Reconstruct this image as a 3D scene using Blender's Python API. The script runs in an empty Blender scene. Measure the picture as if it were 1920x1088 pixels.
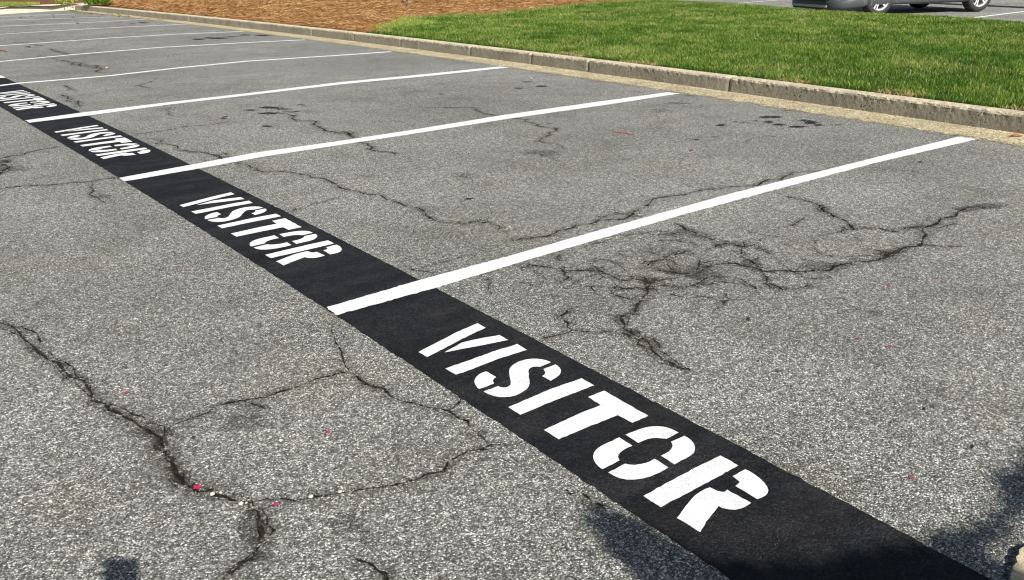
import bpy, bmesh, math, random
import numpy as np
from mathutils import Vector, Matrix
random.seed(7); rng = np.random.default_rng(7)
C = bpy.context.scene
COL = C.collection

# ------------------------------------------------------------------ camera (solved from the stall lines)
FL, PITCH, ROLL, YAW, CH = .8362, .3693, -.0152, -.6581, 1.2161
RC = (Matrix.Rotation(YAW, 3, 'Z') @ Matrix.Rotation(math.pi/2-PITCH, 3, 'X') @ Matrix.Rotation(ROLL, 3, 'Z'))
def at(px, py, z=0.):
    """where the sight line through a photo pixel meets the level z"""
    d = RC @ Vector(((px-960)/1920, (544-py)/1920, -FL))
    t = (z-CH)/d.z
    return Vector((d.x*t, d.y*t, z))
cam = bpy.data.cameras.new('camera'); cam.sensor_width = 36; cam.lens = 36*FL; cam.clip_start = .02; cam.clip_end = 500
co = bpy.data.objects.new('camera', cam); COL.objects.link(co)
co.matrix_world = Matrix.Translation((0, 0, CH)) @ RC.to_4x4(); C.camera = co

# ------------------------------------------------------------------ light
LD = Vector((.256, 1.775, -1.235)).normalized()          # travel of the sunlight
w = bpy.data.worlds.new('World'); C.world = w; w.use_nodes = True
nt = w.node_tree; bg = nt.nodes['Background']
sky = nt.nodes.new('ShaderNodeTexSky'); sky.sky_type = 'NISHITA'; sky.sun_disc = False
sky.sun_elevation = math.asin(-LD.z); sky.sun_rotation = math.atan2(-LD.x, -LD.y)
sky.air_density = 1.0; sky.dust_density = 1.7; sky.ozone_density = 1.0
nt.links.new(sky.outputs[0], bg.inputs[0]); bg.inputs[1].default_value = .052
sl = bpy.data.lights.new('sun', 'SUN'); sl.energy = 5.0; sl.angle = math.radians(.5); sl.color = (1, .955, .885)
so = bpy.data.objects.new('sun', sl); COL.objects.link(so); so.rotation_euler = LD.to_track_quat('-Z', 'Y').to_euler(); so.location = (0, -20, 20)
C.view_settings.view_transform = 'Standard'; C.view_settings.look = 'None'; C.view_settings.exposure = .48; C.view_settings.gamma = 1
C.render.engine = 'CYCLES'
C.cycles.pixel_filter_type = 'BLACKMAN_HARRIS'; C.cycles.filter_width = 1.15
C.cycles.transparent_max_bounces = 96

# ------------------------------------------------------------------ helpers
def tag(o, label=None, cat=None, group=None, kind=None):
    if label: o['label'] = label
    if cat: o['category'] = cat
    if group: o['group'] = group
    if kind: o['kind'] = kind
    return o
def mesh_obj(name, verts, faces, mats, parent=None, smooth=False, mi=None):
    me = bpy.data.meshes.new(name); me.from_pydata([tuple(v) for v in verts], [], faces); me.update()
    if not isinstance(mats, (list, tuple)): mats = [mats]
    for m in mats: me.materials.append(m)
    if mi is not None: me.polygons.foreach_set('material_index', mi)
    if smooth: me.polygons.foreach_set('use_smooth', [True]*len(me.polygons))
    o = bpy.data.objects.new(name, me); COL.objects.link(o)
    if parent: o.parent = parent
    return o
def bm_obj(name, bm, mats, parent=None, smooth=False):
    me = bpy.data.meshes.new(name); bm.normal_update(); bm.to_mesh(me); bm.free()
    if not isinstance(mats, (list, tuple)): mats = [mats]
    for m in mats: me.materials.append(m)
    if smooth: me.polygons.foreach_set('use_smooth', [True]*len(me.polygons))
    o = bpy.data.objects.new(name, me); COL.objects.link(o)
    if parent: o.parent = parent
    return o
def empty(name, loc=(0, 0, 0), rz=0):
    o = bpy.data.objects.new(name, None); COL.objects.link(o); o.location = loc; o.rotation_euler = (0, 0, rz); o.empty_display_size = .1
    return o
def raw_mesh(name, V, F, mat, attrs=None, smooth=False):
    """V (n,3) array, F list of (array of faces (m,k)) ; fast path for big meshes"""
    me = bpy.data.meshes.new(name)
    nl = sum(f.size for f in F); nf = sum(len(f) for f in F)
    me.vertices.add(len(V)); me.vertices.foreach_set('co', V.astype(np.float32).ravel())
    me.loops.add(nl); me.polygons.add(nf)
    me.loops.foreach_set('vertex_index', np.concatenate([f.ravel() for f in F]).astype(np.int32))
    tot = np.concatenate([np.full(len(f), f.shape[1]) for f in F]).astype(np.int32)
    me.polygons.foreach_set('loop_start', (np.cumsum(tot)-tot).astype(np.int32))
    try: me.polygons.foreach_set('loop_total', tot)
    except Exception: pass
    me.update(calc_edges=True)
    for k, a in (attrs or {}).items():
        at_ = me.attributes.new(k, 'FLOAT', 'POINT'); at_.data.foreach_set('value', a.astype(np.float32))
    me.materials.append(mat)
    if smooth: me.polygons.foreach_set('use_smooth', np.ones(nf, bool))
    o = bpy.data.objects.new(name, me); COL.objects.link(o)
    return o

class NT:
    """tiny shader-graph helper"""
    def __init__(s, name):
        s.m = bpy.data.materials.new(name); s.m.use_nodes = True; s.t = s.m.node_tree
        s.b = s.t.nodes['Principled BSDF']; s.out = s.t.nodes['Material Output']
        s.geo = s.t.nodes.new('ShaderNodeNewGeometry').outputs['Position']
    def n(s, ty, **kw):
        nd = s.t.nodes.new(ty)
        for k, v in kw.items(): setattr(nd, k, v)
        return nd
    def l(s, a, b): s.t.links.new(a, b)
    def set(s, sock, v):
        if hasattr(v, 'is_output') or isinstance(v, bpy.types.NodeSocket): s.l(v, sock)
        else: sock.default_value = v
    def noise(s, scale, detail=2, rough=.5, vec=None, dist=0.):
        nd = s.n('ShaderNodeTexNoise'); s.l(vec or s.geo, nd.inputs['Vector'])
        nd.inputs['Scale'].default_value = scale; nd.inputs['Detail'].default_value = detail
        nd.inputs['Roughness'].default_value = rough; nd.inputs['Distortion'].default_value = dist
        return nd.outputs['Fac']
    def vor(s, scale, vec=None, feature='F1', rnd=1.):
        nd = s.n('ShaderNodeTexVoronoi', feature=feature); s.l(vec or s.geo, nd.inputs['Vector'])
        nd.inputs['Scale'].default_value = scale
        nd.inputs['Randomness'].default_value = rnd
        return nd
    def ramp(s, fac, stops, interp='LINEAR'):
        nd = s.n('ShaderNodeValToRGB'); nd.color_ramp.interpolation = interp
        e = nd.color_ramp.elements
        while len(e) < len(stops): e.new(.5)
        for k, (p, c) in enumerate(stops):
            e[k].position = p; e[k].color = (c, c, c, 1) if isinstance(c, (int, float)) else (*c, 1)
        s.l(fac, nd.inputs[0]); return nd.outputs[0]
    def mix(s, f, a, b, ty='MIX'):
        nd = s.n('ShaderNodeMix', data_type='RGBA', blend_type=ty)
        s.set(nd.inputs[0], f)
        for k, v in ((6, a), (7, b)):
            if isinstance(v, tuple) and len(v) == 3: v = (*v, 1)
            if isinstance(v, (int, float)): v = (v, v, v, 1)
            s.set(nd.inputs[k], v)
        return nd.outputs[2]
    def math(s, op, a, b=0., c=0., clamp=False):
        nd = s.n('ShaderNodeMath', operation=op, use_clamp=clamp)
        s.set(nd.inputs[0], a); s.set(nd.inputs[1], b); s.set(nd.inputs[2], c)
        return nd.outputs[0]
    def attr(s, name):
        return s.n('ShaderNodeAttribute', attribute_name=name).outputs['Fac']
    def sep(s, c):
        nd = s.n('ShaderNodeSeparateColor'); s.l(c, nd.inputs[0]); return nd.outputs
    def bump(s, h, dist, strength=1., normal=None):
        nd = s.n('ShaderNodeBump'); s.l(h, nd.inputs['Height'])
        nd.inputs['Distance'].default_value = dist; nd.inputs['Strength'].default_value = strength
        if normal: s.l(normal, nd.inputs['Normal'])
        return nd.outputs[0]
    def fin(s, col=None, rough=.8, normal=None, spec=None, metal=None):
        if col is not None:
            if isinstance(col, tuple) and len(col) == 3: col = (*col, 1)
            s.set(s.b.inputs['Base Color'], col)
        s.set(s.b.inputs['Roughness'], rough)
        if normal: s.l(normal, s.b.inputs['Normal'])
        if spec is not None: s.b.inputs['Specular IOR Level'].default_value = spec
        if metal is not None: s.b.inputs['Metallic'].default_value = metal
        return s.m

def asphalt_nodes(g):
    """exposed aggregate: coloured stones in a dark binder; returns colour, height"""
    v1 = g.vor(225); v2 = g.vor(118); v3 = g.vor(430)
    c1 = g.sep(v1.outputs['Color']); c2 = g.sep(v2.outputs['Color']); c3 = g.sep(v3.outputs['Color'])
    stone1 = g.ramp(c1[0], [(0, .02), (.40, .055), (.62, .13), (.80, .32), (1, .85)])
    stone2 = g.ramp(c2[0], [(0, .05), (.5, .12), (.8, .26), (1, .50)])
    stone3 = g.ramp(c3[0], [(0, .02), (.5, .09), (.8, .28), (1, .80)])
    pick = g.ramp(c2[1], [(.80, 0.), (.82, 1.)])
    st = g.mix(pick, stone1, stone2)
    st = g.mix(.45, st, stone3)
    # warm / cool stones
    tint = g.ramp(c1[1], [(0, (1.06, 1.0, .84)), (.3, (1.0, .985, .94)), (.7, (.99, 1., .99)), (1, (.99, 1., 1.04))])
    st = g.mix(1., st, tint, 'MULTIPLY')
    # binder between stones
    gap = g.ramp(v1.outputs['Distance'], [(.42, 0.), (.78, 1.)])
    col = g.mix(g.math('MULTIPLY', gap, .62), st, (.03, .03, .028))
    # large scale wear
    big = g.noise(.55, 4, .6); med = g.noise(3.2, 4, .65); fine = g.noise(38, 4, .75)
    col = g.mix(1., col, g.ramp(big, [(.3, (.78, .78, .74)), (.7, (1.16, 1.16, 1.12))]), 'MULTIPLY')
    col = g.mix(1., col, g.ramp(med, [(.28, (.78, .78, .76)), (.48, (1., 1., 1.)), (.75, (1.12, 1.12, 1.11))]), 'MULTIPLY')
    col = g.mix(1., col, g.ramp(fine, [(.28, .48), (.5, 1.), (.72, 1.45)]), 'MULTIPLY')
    brown = g.ramp(g.noise(1.4, 4, .6), [(.52, 0.), (.68, 1.)])
    col = g.mix(g.math('MULTIPLY', brown, .28), col, g.mix(1., col, (1.02, .93, .74), 'MULTIPLY'))
    h = g.math('SUBTRACT', g.math('MULTIPLY', g.ramp(c1[2], [(0, .1), (1, 1.)]), 1.), g.math('MULTIPLY', v1.outputs['Distance'], .9))
    h = g.math('ADD', h, g.math('MULTIPLY', g.noise(260, 2, .6), .5))
    h = g.math('ADD', h, g.math('MULTIPLY', g.noise(30, 2, .5), .8))
    return col, h
def m_asphalt(name, k=1.9):
    g = NT(name); col, h = asphalt_nodes(g)
    col = g.mix(1., col, (k*.99, k, k*.985), 'MULTIPLY')
    return g.fin(col, .82, g.bump(h, .0035, .9), .35)
M = {}
M['asphalt'] = m_asphalt('asphalt', 1.74)
M['asphalt_far'] = m_asphalt('asphalt_far', 1.9)

def m_crack():
    g = NT('crack')
    d = g.math('ABSOLUTE', g.attr('d')); wd = g.attr('w')
    n1 = g.noise(70, 3, .7); n2 = g.noise(16, 3, .6); n3 = g.noise(220, 2, .6)
    # core
    wob = g.math('ADD', g.math('MULTIPLY', g.math('SUBTRACT', n1, .5), .030), g.math('MULTIPLY', g.math('SUBTRACT', n3, .5), .012))
    wob = g.math('MULTIPLY', wob, g.math('ADD', .25, g.math('MULTIPLY', wd, 60)))
    wc = g.math('MULTIPLY', g.math('ADD', g.math('MINIMUM', wd, .006), g.math('MULTIPLY', g.math('MAXIMUM', g.math('SUBTRACT', wd, .006), 0.), .45)), g.ramp(n2, [(.30, .2), (.5, 1.1), (.72, 2.)]))
    core = g.math('SUBTRACT', wc, g.math('ADD', d, wob))
    core = g.math('MULTIPLY', core, 420, clamp=True)
    core = g.math('MULTIPLY', core, g.ramp(g.noise(48, 3, .75), [(.34, .15), (.46, 1.)]))
    # loose, dirty shoulder
    hw = g.math('ADD', g.math('MULTIPLY', wd, 5.), .012)
    halo = g.math('SUBTRACT', 1., g.math('DIVIDE', g.math('ADD', d, g.math('MULTIPLY', wob, 2.2)), hw), clamp=True)
    grit = g.vor(130); gc = g.sep(grit.outputs['Color'])
    hal = g.math('MULTIPLY', g.math('POWER', halo, .8), g.ramp(n2, [(.32, .12), (.66, .72)]))
    hal = g.math('MULTIPLY', hal, g.math('MULTIPLY', g.math('SUBTRACT', wd, .0018), 420, clamp=True))
    hal = g.math('MULTIPLY', hal, g.ramp(gc[0], [(.5, 1.), (.75, .25)]))
    fac = g.math('MAXIMUM', g.math('MULTIPLY', core, .96), hal)
    edge = g.ramp(g.math('DIVIDE', d, g.math('ADD', g.math('MULTIPLY', wd, 6), .022)), [(.8, 1.), (1., 0.)])
    fac = g.math('MULTIPLY', g.math('MULTIPLY', fac, edge), g.attr('s'))
    dirt = g.mix(n1, (.075, .068, .05), (.13, .12, .095))
    col = g.mix(core, dirt, (.013, .0125, .010))
    g.fin(col, .95, None, .1)
    tr = g.n('ShaderNodeBsdfTransparent'); mx = g.n('ShaderNodeMixShader')
    g.l(fac, mx.inputs[0]); g.l(tr.outputs[0], mx.inputs[1]); g.l(g.b.outputs[0], mx.inputs[2]); g.l(mx.outputs[0], g.out.inputs[0])
    return g.m
M['crack'] = m_crack()
def m_stain():
    g = NT('oil_stain')
    d = g.math('ABSOLUTE', g.attr('d'))          # 0 centre .. 1 rim
    n = g.noise(11, 4, .7); n2 = g.noise(120, 3, .7); n3 = g.noise(40, 3, .6)
    f = g.math('ADD', g.math('SUBTRACT', 1.0, d), g.math('MULTIPLY', g.math('SUBTRACT', n, .5), 1.6))
    f = g.math('ADD', f, g.math('MULTIPLY', g.math('SUBTRACT', n3, .5), 1.1))
    f = g.ramp(f, [(.24, 0.), (.62, 1.)])
    f = g.math('MULTIPLY', f, g.ramp(d, [(.75, 1.), (.98, 0.)]))
    f = g.math('MULTIPLY', f, g.ramp(n2, [(.3, 1.), (.65, .7)]))
    f = g.math('MULTIPLY', f, g.attr('s'))
    g.fin((.018, .017, .015), .7, None, .3)
    tr = g.n('ShaderNodeBsdfTransparent'); mx = g.n('ShaderNodeMixShader')
    g.l(f, mx.inputs[0]); g.l(tr.outputs[0], mx.inputs[1]); g.l(g.b.outputs[0], mx.inputs[2]); g.l(mx.outputs[0], g.out.inputs[0])
    return g.m
M['stain'] = m_stain()

def m_white():
    g = NT('white_paint')
    v = g.vor(240); c = g.sep(v.outputs['Color'])
    big = g.noise(9, 3, .6)
    pit = g.math('MULTIPLY', g.ramp(c[0], [(.80, 0.), (.86, 1.)]), g.ramp(v.outputs['Distance'], [(.26, 1.), (.46, 0.)]))
    pit = g.math('MULTIPLY', pit, g.ramp(big, [(.40, .15), (.62, 1.)]))
    col = g.mix(g.noise(40, 3), (.76, .76, .75), (.86, .86, .85))
    col = g.mix(g.math('MULTIPLY', pit, .9), col, (.10, .10, .10))
    grime = g.ramp(g.noise(14, 5, .75), [(.5, 0.), (.8, 1.)]); col = g.mix(g.math('MULTIPLY', grime, .35), col, (.50, .49, .46))
    v2 = g.vor(150)
    h = g.math('ADD', g.math('MULTIPLY', v2.outputs['Distance'], -.8), g.math('MULTIPLY', g.noise(220, 2), .4))
    return g.fin(col, .6, g.bump(h, .0016, .55), .3)
M['white'] = m_white()
def m_black():
    g = NT('black_paint')
    v = g.vor(178); c = g.sep(v.outputs['Color']); v3 = g.vor(400); c3 = g.sep(v3.outputs['Color'])
    h = g.math('SUBTRACT', g.math('MULTIPLY', c[2], 1.), g.math('MULTIPLY', v.outputs['Distance'], .9))
    h = g.math('ADD', h, g.math('MULTIPLY', g.noise(260, 2, .6), .5))
    col = g.mix(g.noise(2.4, 4, .6), (.0095, .0100, .0130), (.017, .0175, .0185))
    col = g.mix(1., col, g.ramp(c[0], [(0, .6), (.6, 1.), (1, 1.9)]), 'MULTIPLY')
    fleck = g.math('MULTIPLY', g.ramp(c3[0], [(.93, 0.), (.97, 1.)]), g.ramp(g.noise(5, 4, .7), [(.42, .15), (.65, 1.)]))
    col = g.mix(g.math('MULTIPLY', fleck, .5), col, (.13, .13, .12))
    dust = g.ramp(g.noise(7, 5, .75), [(.45, 0.), (.75, 1.)])
    col = g.mix(g.math('MULTIPLY', dust, .10), col, (.16, .15, .13))
    mp = g.n('ShaderNodeMapping'); g.l(g.geo, mp.inputs[0]); mp.inputs['Scale'].default_value = (1.2, 7, 1)
    lap = g.noise(1., 2, .4, vec=mp.outputs[0])
    col = g.mix(1., col, g.ramp(lap, [(.35, .8), (.5, 1.), (.62, 1.25)]), 'MULTIPLY')
    return g.fin(col, g.ramp(g.noise(6, 3), [(.3, .6), (.7, .85)]), g.bump(h, .0028, .7), .16)
M['black'] = m_black()

def m_concrete(name, base, dark, pit=1., bumpd=.004, stain=1.):
    g = NT(name)
    n1 = g.noise(5, 5, .65); n2 = g.noise(45, 4, .7); n3 = g.noise(190, 2, .6)
    col = g.mix(g.ramp(n1, [(.3, 0.), (.7, 1.)]), tuple(c*.82 for c in base), tuple(min(1, c*1.12) for c in base))
    col = g.mix(1., col, g.ramp(n2, [(.3, .66), (.5, 1.), (.7, 1.18)]), 'MULTIPLY')
    col = g.mix(1., col, g.ramp(n3, [(.3, .78), (.7, 1.15)]), 'MULTIPLY')
    v = g.vor(60); c = g.sep(v.outputs['Color'])
    pt = g.math('MULTIPLY', g.ramp(c[0], [(.62, 0.), (.7, 1.)]), g.ramp(v.outputs['Distance'], [(.16, 1.), (.34, 0.)]))
    pt = g.math('MULTIPLY', pt, g.ramp(g.noise(4, 3), [(.35, .2), (.6, 1.)]))
    col = g.mix(g.math('MULTIPLY', pt, .75*pit), col, dark)
    ds = g.ramp(g.noise(2.2, 5, .7), [(.5, 0.), (.72, 1.)])
    col = g.mix(g.math('MULTIPLY', ds, .35*stain), col, tuple(c*.45 for c in base))
    h = g.math('ADD', g.math('MULTIPLY', n2, 1.2), g.math('MULTIPLY', n3, .5))
    h = g.math('SUBTRACT', h, g.math('MULTIPLY', pt, 1.3*pit))
    return g.fin(col, .92, g.bump(h, bumpd, .9), .2)
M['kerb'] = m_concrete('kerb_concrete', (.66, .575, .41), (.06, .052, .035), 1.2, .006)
M['kerb_face_shaded'] = m_concrete('shaded_kerb_face_concrete', (.37, .34, .265), (.04, .036, .026), 1.6, .008, 1.2)  # face concrete darkened to carry its shade against the top; pits are real
M['kerb_pale'] = m_concrete('pale_kerb_concrete', (.60, .56, .45), (.3, .28, .22), .3, .003, .3)
M['slab'] = m_concrete('slab_concrete', (.62, .53, .36), (.2, .17, .12), .3, .004, .2)

def m_gutter():
    g = NT('sandy_gutter')
    v = g.vor(110); c = g.sep(v.outputs['Color'])
    n1 = g.noise(3, 5, .65); n2 = g.noise(38, 4, .75)
    col = g.ramp(c[0], [(0, (.22, .18, .10)), (.4, (.47, .40, .245)), (.8, (.64, .56, .37)), (1, (.82, .76, .56))])
    col = g.mix(1., col, g.ramp(n1, [(.3, .72), (.7, 1.15)]), 'MULTIPLY')
    col = g.mix(1., col, g.ramp(n2, [(.28, .5), (.5, 1.), (.72, 1.2)]), 'MULTIPLY')
    mp = g.n('ShaderNodeMapping'); g.l(g.geo, mp.inputs[0]); mp.inputs['Scale'].default_value = (14, 1.2, 1)
    st = g.noise(2.2, 4, .6, vec=mp.outputs[0])
    col = g.mix(g.ramp(st, [(.56, 0.), (.74, .55)]), col, (.13, .125, .11))
    h = g.math('ADD', g.math('MULTIPLY', v.outputs['Distance'], -.8), g.math('MULTIPLY', n2, 1.))
    # alpha: the sand thins out over the asphalt
    e = g.attr('e')
    a = g.math('ADD', g.math('MULTIPLY', e, 1.), g.math('MULTIPLY', g.math('SUBTRACT', g.noise(11, 5, .8), .5), 1.7))
    a = g.math('ADD', a, g.math('MULTIPLY', g.math('SUBTRACT', c[1], .5), .35))
    a = g.ramp(a, [(.46, 0.), (.60, 1.)])
    a = g.math('MULTIPLY', a, g.ramp(e, [(0., 0.), (.12, 1.)]))
    g.fin(col, .95, g.bump(h, .004, .8), .15)
    tr = g.n('ShaderNodeBsdfTransparent'); mx = g.n('ShaderNodeMixShader')
    g.l(a, mx.inputs[0]); g.l(tr.outputs[0], mx.inputs[1]); g.l(g.b.outputs[0], mx.inputs[2]); g.l(mx.outputs[0], g.out.inputs[0])
    return g.m
M['gutter'] = m_gutter()

def m_soil():
    g = NT('dry_soil')
    n = g.noise(14, 5, .7)
    col = g.mix(n, (.035, .025, .015), (.12, .085, .045))
    return g.fin(col, .95, g.bump(n, .03, .8), .1)
M['soil'] = m_soil()
def m_strawbase():
    g = NT('straw_base')
    n = g.noise(3, 4, .7); n2 = g.noise(30, 5, .8, dist=2.)
    col = g.mix(g.ramp(n2, [(.3, 0.), (.7, 1.)]), (.085, .038, .018), (.33, .175, .09))
    col = g.mix(1., col, g.ramp(n, [(.3, .8), (.7, 1.15)]), 'MULTIPLY')
    return g.fin(col, .95, g.bump(n2, .03, .9), .1)
M['straw_base'] = m_strawbase()
def m_blade(name, stops, trans=.35):
    g = NT(name)
    r = g.attr('r'); col = g.ramp(r, stops)
    g.fin(col, .55, None, .3)
    t = g.n('ShaderNodeBsdfTranslucent'); g.l(col, t.inputs[0]); mx = g.n('ShaderNodeMixShader'); mx.inputs[0].default_value = trans
    g.l(g.b.outputs[0], mx.inputs[1]); g.l(t.outputs[0], mx.inputs[2]); g.l(mx.outputs[0], g.out.inputs[0])
    return g.m
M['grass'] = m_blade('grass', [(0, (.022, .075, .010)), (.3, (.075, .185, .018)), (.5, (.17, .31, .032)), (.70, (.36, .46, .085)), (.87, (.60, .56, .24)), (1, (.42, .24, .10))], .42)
M['straw'] = m_blade('pine_straw', [(0, (.13, .055, .028)), (.4, (.30, .14, .045)), (.75, (.50, .275, .10)), (1, (.76, .56, .31))], .05)
M['leaf'] = m_blade('leaf', [(0, (.03, .09, .012)), (.5, (.09, .24, .02)), (.8, (.22, .42, .04)), (1, (.55, .5, .08))], .4)
def plain(name, col, rough=.5, metal=0., spec=.5, coat=0.):
    g = NT(name); n = g.noise(30, 3)
    c = g.mix(n, tuple(x*.9 for x in col), tuple(min(1, x*1.1) for x in col))
    g.fin(c, rough, None, spec, metal)
    if coat: g.b.inputs['Coat Weight'].default_value = coat
    return g.m

# ------------------------------------------------------------------ asphalt lot (cracks and stains belong to its surface)
KERB_BOT = [(1920, 251.7), (1746.7, 230), (1613, 210), (1480, 189), (1363, 174), (1280, 163.8), (1098, 137), (1000, 121.7), (873, 106), (756.7, 89.3), (640, 76), (583, 69), (453, 53.3), (353, 41.7), (233, 28.3), (185, 23.4), (146, 19.4)]
GUT = [(1919, 270), (1813, 256.7), (1696.7, 241.7), (1580, 223), (1430, 198), (1280, 177), (1173, 160), (1073, 144), (990, 131.7), (880, 116.7), (773, 100), (640, 82.3), (583, 75), (453, 58), (353, 46), (233, 32.), (185, 26.6), (150, 21.5)]
kb = [at(*p) for p in KERB_BOT]; gt = [at(*p) for p in GUT]
def smooth_fn(pts, ext0, ext1, deg=4):
    y = np.array([p.y for p in pts]); x = np.array([p.x for p in pts])
    c = np.polyfit(y, x, deg)
    return lambda v: np.polyval(c, np.clip(v, ext0, ext1))
KX = smooth_fn(kb, 2.5, 30.5, 3); GX = smooth_fn(gt, 2.3, 30.5, 3)
def jag(pts, step, amp, closed=False, smooth=False):
    """resample a polyline on the ground with a little raggedness"""
    out = []
    n = len(pts); rngs = range(n if closed else n-1)
    for i in rngs:
        a, b = pts[i], pts[(i+1) % n]
        L = (b-a).length; k = max(1, int(L/step)); nrm = Vector((-(b-a).y, (b-a).x, 0))
        if nrm.length > 0: nrm.normalize()
        for j in range(k):
            p = a.lerp(b, j/k)
            out.append(p+nrm*random.gauss(0, amp)*(1 if j else .4))
    if not closed: out.append(pts[-1].copy())
    return out
V = []; F = []; MI = []; AD = []; AW = []; AS = []
def addv(p, d=0., w=0., s=1.):
    V.append((p[0], p[1], p[2])); AD.append(d); AW.append(w); AS.append(s); return len(V)-1
# base sheet
for x0, x1, y0, y1 in [(-40, 7.6, -30, 60)]:
    xs = np.linspace(x0, x1, 9); ys = np.linspace(y0, y1, 12); idx = {}
    for i, x in enumerate(xs):
        for j, y in enumerate(ys): idx[i, j] = addv((x, y, 0))
    for i in range(8):
        for j in range(11): F.append((idx[i, j], idx[i+1, j], idx[i+1, j+1], idx[i, j+1])); MI.append(0)
def subdivide(pts, amp, lev):
    for _ in range(lev):
        o = []
        for a, b in zip(pts, pts[1:]):
            L = (b-a).length; m = (a+b)/2
            nrm = Vector((-(b-a).y, (b-a).x, 0))
            o += [a, m+nrm*random.gauss(0, amp)]
        pts = o+[pts[-1]]
    return pts
zc = [.0004]
def crack(px, w0=.004, s=.9, w1=None, taper=True, hair=True):
    far_ = px[0][1] < 270
    s = min(1, s*1.15)
    w1 = w0 if w1 is None else w1
    g = [at(*p) for p in px]
    L = sum((b-a).length for a, b in zip(g, g[1:]))
    lev = max(1, int(math.log2(max(2, L/len(g)/.03))))
    g = subdivide(g, .13, lev)
    zc[0] += .000003
    n = len(g); prev = None
    for i, p in enumerate(g):
        a = g[max(0, i-1)]; b = g[min(n-1, i+1)]; t = (b-a); t.z = 0
        if t.length == 0: continue
        t.normalize(); nr = Vector((-t.y, t.x, 0)); k = i/(n-1)
        w = (w0+(w1-w0)*k)*random.uniform(.75, 1.3)
        if taper: w *= min(1, .25+4*min(k, 1-k)*1.5)
        if not far_: w *= max(1, min(2.2, 1+.24*(math.hypot(p.x, p.y)-2.6)))
        H = .022+6*w
        z = zc[0]
        cur = [addv((p.x+nr.x*H*f, p.y+nr.y*H*f, z), H*f, w, s) for f in (-1, 0, 1)]
        if prev:
            for q in (0, 1): F.append((prev[q], cur[q], cur[q+1], prev[q+1])); MI.append(1)
        prev = cur
    if w0 >= .0025 and hair:
        n_ = max(1, int(L/.22))
        for _ in range(n_):
            i = random.randrange(1, max(2, len(g)-1)); p = g[i]; a_ = random.uniform(0, 6.28); ln_ = random.uniform(.03, .15)*(1 if L < 3 else 1.3)
            q = [p]; 
            for _k in range(4):
                a_ += random.gauss(0, .5); q.append(q[-1]+Vector((math.cos(a_), math.sin(a_), 0))*ln_/4)
            hairline(q, random.uniform(.0010, .0026), s*random.uniform(.45, .9))
def hairline(g, w0, s):
    zc[0] += .0000015; g = subdivide(g, .16, 1); n = len(g); prev = None
    for i, p in enumerate(g):
        a = g[max(0, i-1)]; b = g[min(n-1, i+1)]; t = b-a; t.z = 0
        if t.length == 0: continue
        t.normalize(); nr = Vector((-t.y, t.x, 0)); w = w0*(1-.6*i/n); H = .012+5*w; z = zc[0]
        cur = [addv((p.x+nr.x*H*f, p.y+nr.y*H*f, z), H*f, w, s) for f in (-1, 0, 1)]
        if prev:
            for q in (0, 1): F.append((prev[q], cur[q], cur[q+1], prev[q+1])); MI.append(1)
        prev = cur
def stain(cx, cy, w_, h_, s=.8):
    """an oil spot on the asphalt; w_, h_ are its extent as seen in the photo"""
    zc[0] += .000001; z = zc[0]+.0001
    c = at(cx, cy); ci = addv((c.x, c.y, z), 0, 0, s); ring = []
    for k in range(28):
        a = k/28*2*math.pi; q = at(cx+w_*.62*math.cos(a), cy+h_*.62*math.sin(a)); ring.append(addv((q.x, q.y, z), 1, 0, s))
    for k in range(28): F.append((ci, ring[(k+1) % 28], ring[k])); MI.append(2)
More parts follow.
